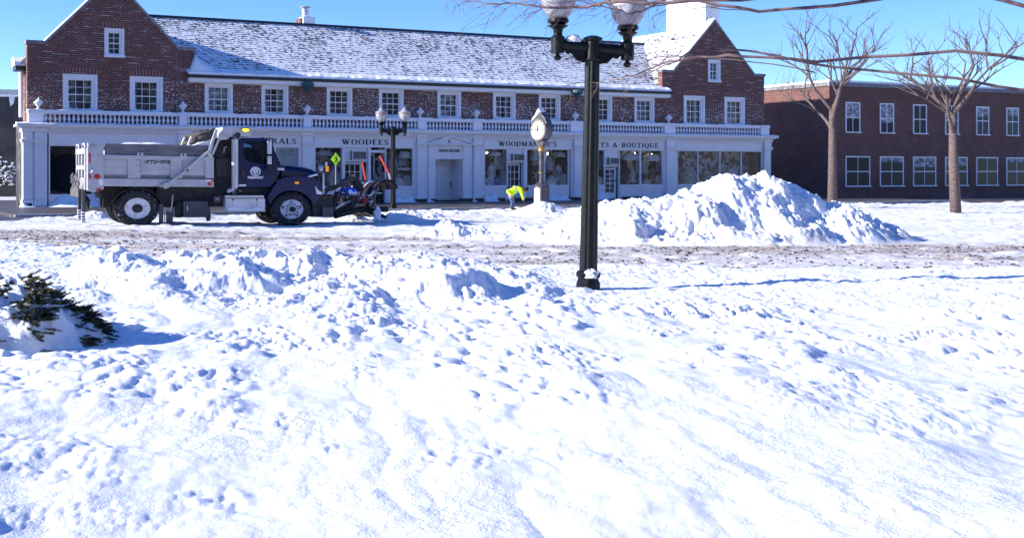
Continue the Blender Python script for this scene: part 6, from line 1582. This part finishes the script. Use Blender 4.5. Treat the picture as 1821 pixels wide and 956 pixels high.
# pavement slab with kerb
PV = empty('pavement', (BO[0], BO[1], 0), BT); tag(PV, kind='structure')
mb = MB(); mb.box(-17.2, c1+5, -KD+.3, 13, -.04, SG); mb.build('pavement_slab', M['pavem'], PV)
mb = MB(); x = -17.2
while x < c1+5: mb.box(x, min(x+1.8, c1+5)-.015, -KD+.12, -KD+.295, -.06, SG+.01); x += 1.8
mb.build('kerb_stone', speck('kerb_granite', (.4,.38,.37), (.6,.6,.62), 3), PV, bevel=.015)
# snow scattered on the pavement edge
def bank(name, x0, x1, y0, y1, fn, step, label, cat='snow pile', group=None, zoff=-.06):
    nx = int((x1-x0)/step)+1; ny = int((y1-y0)/step)+1
    X, Y = np.meshgrid(np.linspace(x0, x1, nx), np.linspace(y0, y1, ny)); H, base_ = fn(X, Y)
    drop = H < .004
    dd = .42*ss(.48,.7,fbm(X*.8,Y*1.4,4,120))*(1-ss(.1,.7,H))+.10*ss(.5,.7,fbm(X*2,Y*2,3,121)); o = heightfield(name, X, Y, base_+H+zoff, M['ground'], {'dirt': dd, 'wet': 0*dd}, drop); tag(o, label, cat, group); return o
def big(X, Y):
    r = ss(7.5, 9.5, X+1.0*(fbm(X*.5,Y*.5,3,80)-.5))
    env = .62*gs(X, Y, 7.4, 28.3, 1.6, 2.0)+1.0*gs(X, Y, 9.6, 28.8, 1.5, 2.0)+.8*gs(X, Y, 11.2, 29.2, 1.6, 2.1)+.35*gs(X,Y,6.0,28.2,1.1,1.6)+.5*gs(X,Y,13,29.2,1.6,1.6)
    H = env*1.22-.09
    blk = .34*wor(X*.9+.5*fbm(X*2,Y*2,3,83), Y*.9+.4*fbm(X*2,Y*2,3,84), 85)*ss(.4,.6,fbm(X*.7,Y*.7,2,86)); qn = fbm(X*1.5,Y*1.5,4,87,.6); step_ = .22*np.floor(qn*7)/7+.05*np.mod(qn*7,1)/7
    H = H+ss(.02,.3,H)*(chunks(X, Y, 1.5, 82)-.10+blk+step_-.06)
    return np.where(env < .09, 0, H), slope_z(X, Y)
bank('snow_bank', 4.2, 16.5, 24.2, 34, big, .035, 'tall lumpy plowed snow bank heaped beyond the big lamp post', 'snow bank')
def mid(X, Y):
    yc = 30.2-.06*(X-4)*2; env = np.exp(-((Y-yc)/1.15)**4)*ss(1.2, 3.0, X)*(1-ss(8.0, 9.5, X))
    hh = .18+.22*gs(X, Y, 3.0, 30.3, .45, .8)+.16*gs(X,Y,5.8,30.2,.8,.9)+.1*gs(X,Y,4.6,30,.6,.8)
    H = env*hh-.03; H = H+ss(.0,.15,H)*(chunks(X, Y, 1.05, 90)); return np.where(env < .12, 0, H), slope_z(X, Y)
bank('snow_berm', 1, 9.5, 28.2, 32.6, mid, .03, 'low berm of snow chunks lying along the middle of the street', 'snow berm')
cx_, cy_ = ground(962, 379, .05)
def clk(X, Y):
    env = gs(X, Y, cx_-.1, cy_-.3, 1.0, .9)*.52+.08*gs(X, Y, cx_-.9, cy_-.8, .8, .8)+.18*gs(X, Y, cx_+1.2, cy_-.7, 1.2, .9)
    H = env-.06; H = H+ss(0,.2,H)*(chunks(X, Y, .9, 95)-.02); return np.where(env < .06, 0, H), 0*X+.02
bank('snow_pile', cx_-4, cx_+5, cy_-4, cy_+3, clk, .04, 'rounded snow pile shovelled up against the foot of the post clock')
for k, (px, py, w, h, lb) in enumerate([(623,388,.6,.32,'small snow heap just in front of the plow frame'),(703,386,.8,.28,'small snow heap at the foot of the small kerb lamp'),(162,388,.7,.3,'small snow heap behind the rear of the dump truck'),(735,384,1.2,.22,'low snow heap along the kerb beyond the small lamp')]):
    gx, gy = ground(px, py, .0)
    def fn(X, Y, gx=gx, gy=gy, w=w, h=h, k=k):
        env = gs(X, Y, gx, gy, w, w*.8)*h*1.1; H = env-.03; return np.where(env < .035, 0, H+ss(0,.1,H)*(chunks(X, Y, .7, 100+k))), slope_z(X, Y)
    bank('snow_pile', gx-2, gx+2, gy-2, gy+2, fn, .035, lb)
# snow laden shrub and slope at the far left end
x, y, _ = ray(3, 340, 66); SH = empty('snowy_shrub', (x, y, .8), 0, 'dark shrub clotted with snow beside the parking structure', 'bush')
rnd = random.Random(5); mb = MB(); mb2 = MB()
for i in range(240):
    a = rnd.uniform(0, 2*PI); r_ = rnd.random()**.5*1.2; z_ = rnd.random()*1.9*(1-r_*.3); p = Vector((r_*math.cos(a), r_*math.sin(a), z_)); d = Vector((rnd.uniform(-1,1),rnd.uniform(-1,1),rnd.uniform(-.3,1))).normalized()*.3
    mb.tube([p, p+d], [.03,.01], 4, cap=False)
    if i % 2: mb2.lathe([(0,-.04),(.1,-.01),(.07,.05),(0,.07)], 7, tuple(p+d*.7))
mb.build('stems', M['leafd'], SH); mb2.build('snow_clot', M['snow2'], SH, smooth=True)
# clods of dirty ice on the road
m_ = M['dirt']; mb = MB(); rnd = random.Random(9)
for i in range(1600):
    x = rnd.uniform(-10, 16); ye = float(np.interp(x, BX, BY)); y = ye+rnd.random()**1.3*6.5
    if abs(y-30) > 25: continue
    r_ = rnd.choice((.012,.016,.02,.03)); z = float(slope_z(np.array(x), np.array(y)))+.012
    mb.lathe([(0,-r_*.5),(r_,-.1*r_),(r_*.7,r_*.5),(0,r_*.7)], 5, (x, y, z), 'z', rnd.uniform(.8,1.8), rnd.uniform(.7,1.2))
tag(mb.build('road_grit', m_), kind='stuff')
# distant ridge; unseen dark ring behind the camera is added for glass reflections
mb = MB(); n = 200; vs = []
for i in range(n+1):
    a = -1.0+2.6*i/n; Y_ = 900; vs += [(a*Y_, Y_, -1), (a*Y_, Y_+30, 16+7*math.sin(i*.21)+4*math.sin(i*.63)+1.5*math.sin(i*2.7))]
vb = []
for i in range(n+1):
    a = R(-175+190*i/n); vb += [(130*math.cos(a), 110*math.sin(a)+25, -1), (134*math.cos(a), 114*math.sin(a)+25, 20+5*math.sin(i*.31)+3*math.sin(i*1.1)+1.2*math.sin(i*3.7))]
mb.add(vs, [(2*i, 2*i+2, 2*i+3, 2*i+1) for i in range(n)]); mb.add(vb, [(2*i, 2*i+2, 2*i+3, 2*i+1) for i in range(n)]); tag(mb.build('hills_and_reflection_ring', speck('dark_ridge_and_ring', (.09,.08,.09), (.2,.19,.2), .05)), kind='structure')
# ------------------------------------------------------------------ light
W = bpy.data.worlds.new('World'); SC.world = W; W.use_nodes = True; nt = W.node_tree; bg = nt.nodes['Background']
sk = nt.nodes.new('ShaderNodeTexSky'); sk.sky_type = 'NISHITA'; sk.sun_disc = False
EL = R(22.5); sk.sun_elevation = EL; sk.sun_rotation = R(-87); sk.altitude = 0; sk.air_density = .75; sk.dust_density = .1; sk.ozone_density = 5.0
hs = nt.nodes.new('ShaderNodeHueSaturation'); hs.inputs['Hue'].default_value = .513; hs.inputs['Saturation'].default_value = 1.14; hs.inputs['Value'].default_value = 1.0
nt.links.new(sk.outputs[0], hs.inputs['Color']); nt.links.new(hs.outputs[0], bg.inputs[0]); bg.inputs[1].default_value = .09
sun = bpy.data.objects.new('sun', bpy.data.lights.new('sun', 'SUN')); COL.objects.link(sun)
sun.data.energy = 3.2; sun.data.angle = R(.53); sun.data.color = (1, .955, .88)
d = Vector((math.cos(EL), .14, -math.sin(EL))); sun.rotation_euler = d.to_track_quat('-Z', 'Y').to_euler()
SC.view_settings.view_transform = 'Standard'; SC.view_settings.look = 'None'; SC.view_settings.exposure = 1.56; SC.view_settings.gamma = 1
cd = bpy.data.cameras.new('camera'); cam = bpy.data.objects.new('camera', cd); COL.objects.link(cam); SC.camera = cam
cam.location = (0, 0, CAMZ); cam.rotation_euler = (PI/2, 0, 0); cd.sensor_width = 36; cd.lens = F/1821*36
cd.shift_x = (910.5-PX)/1821; cd.shift_y = -(478-PY)/1821; cd.clip_end = 9000; cd.clip_start = .1
SC.cycles.max_bounces = 6; SC.cycles.transparent_max_bounces = 12
SC.cycles.use_denoising = True
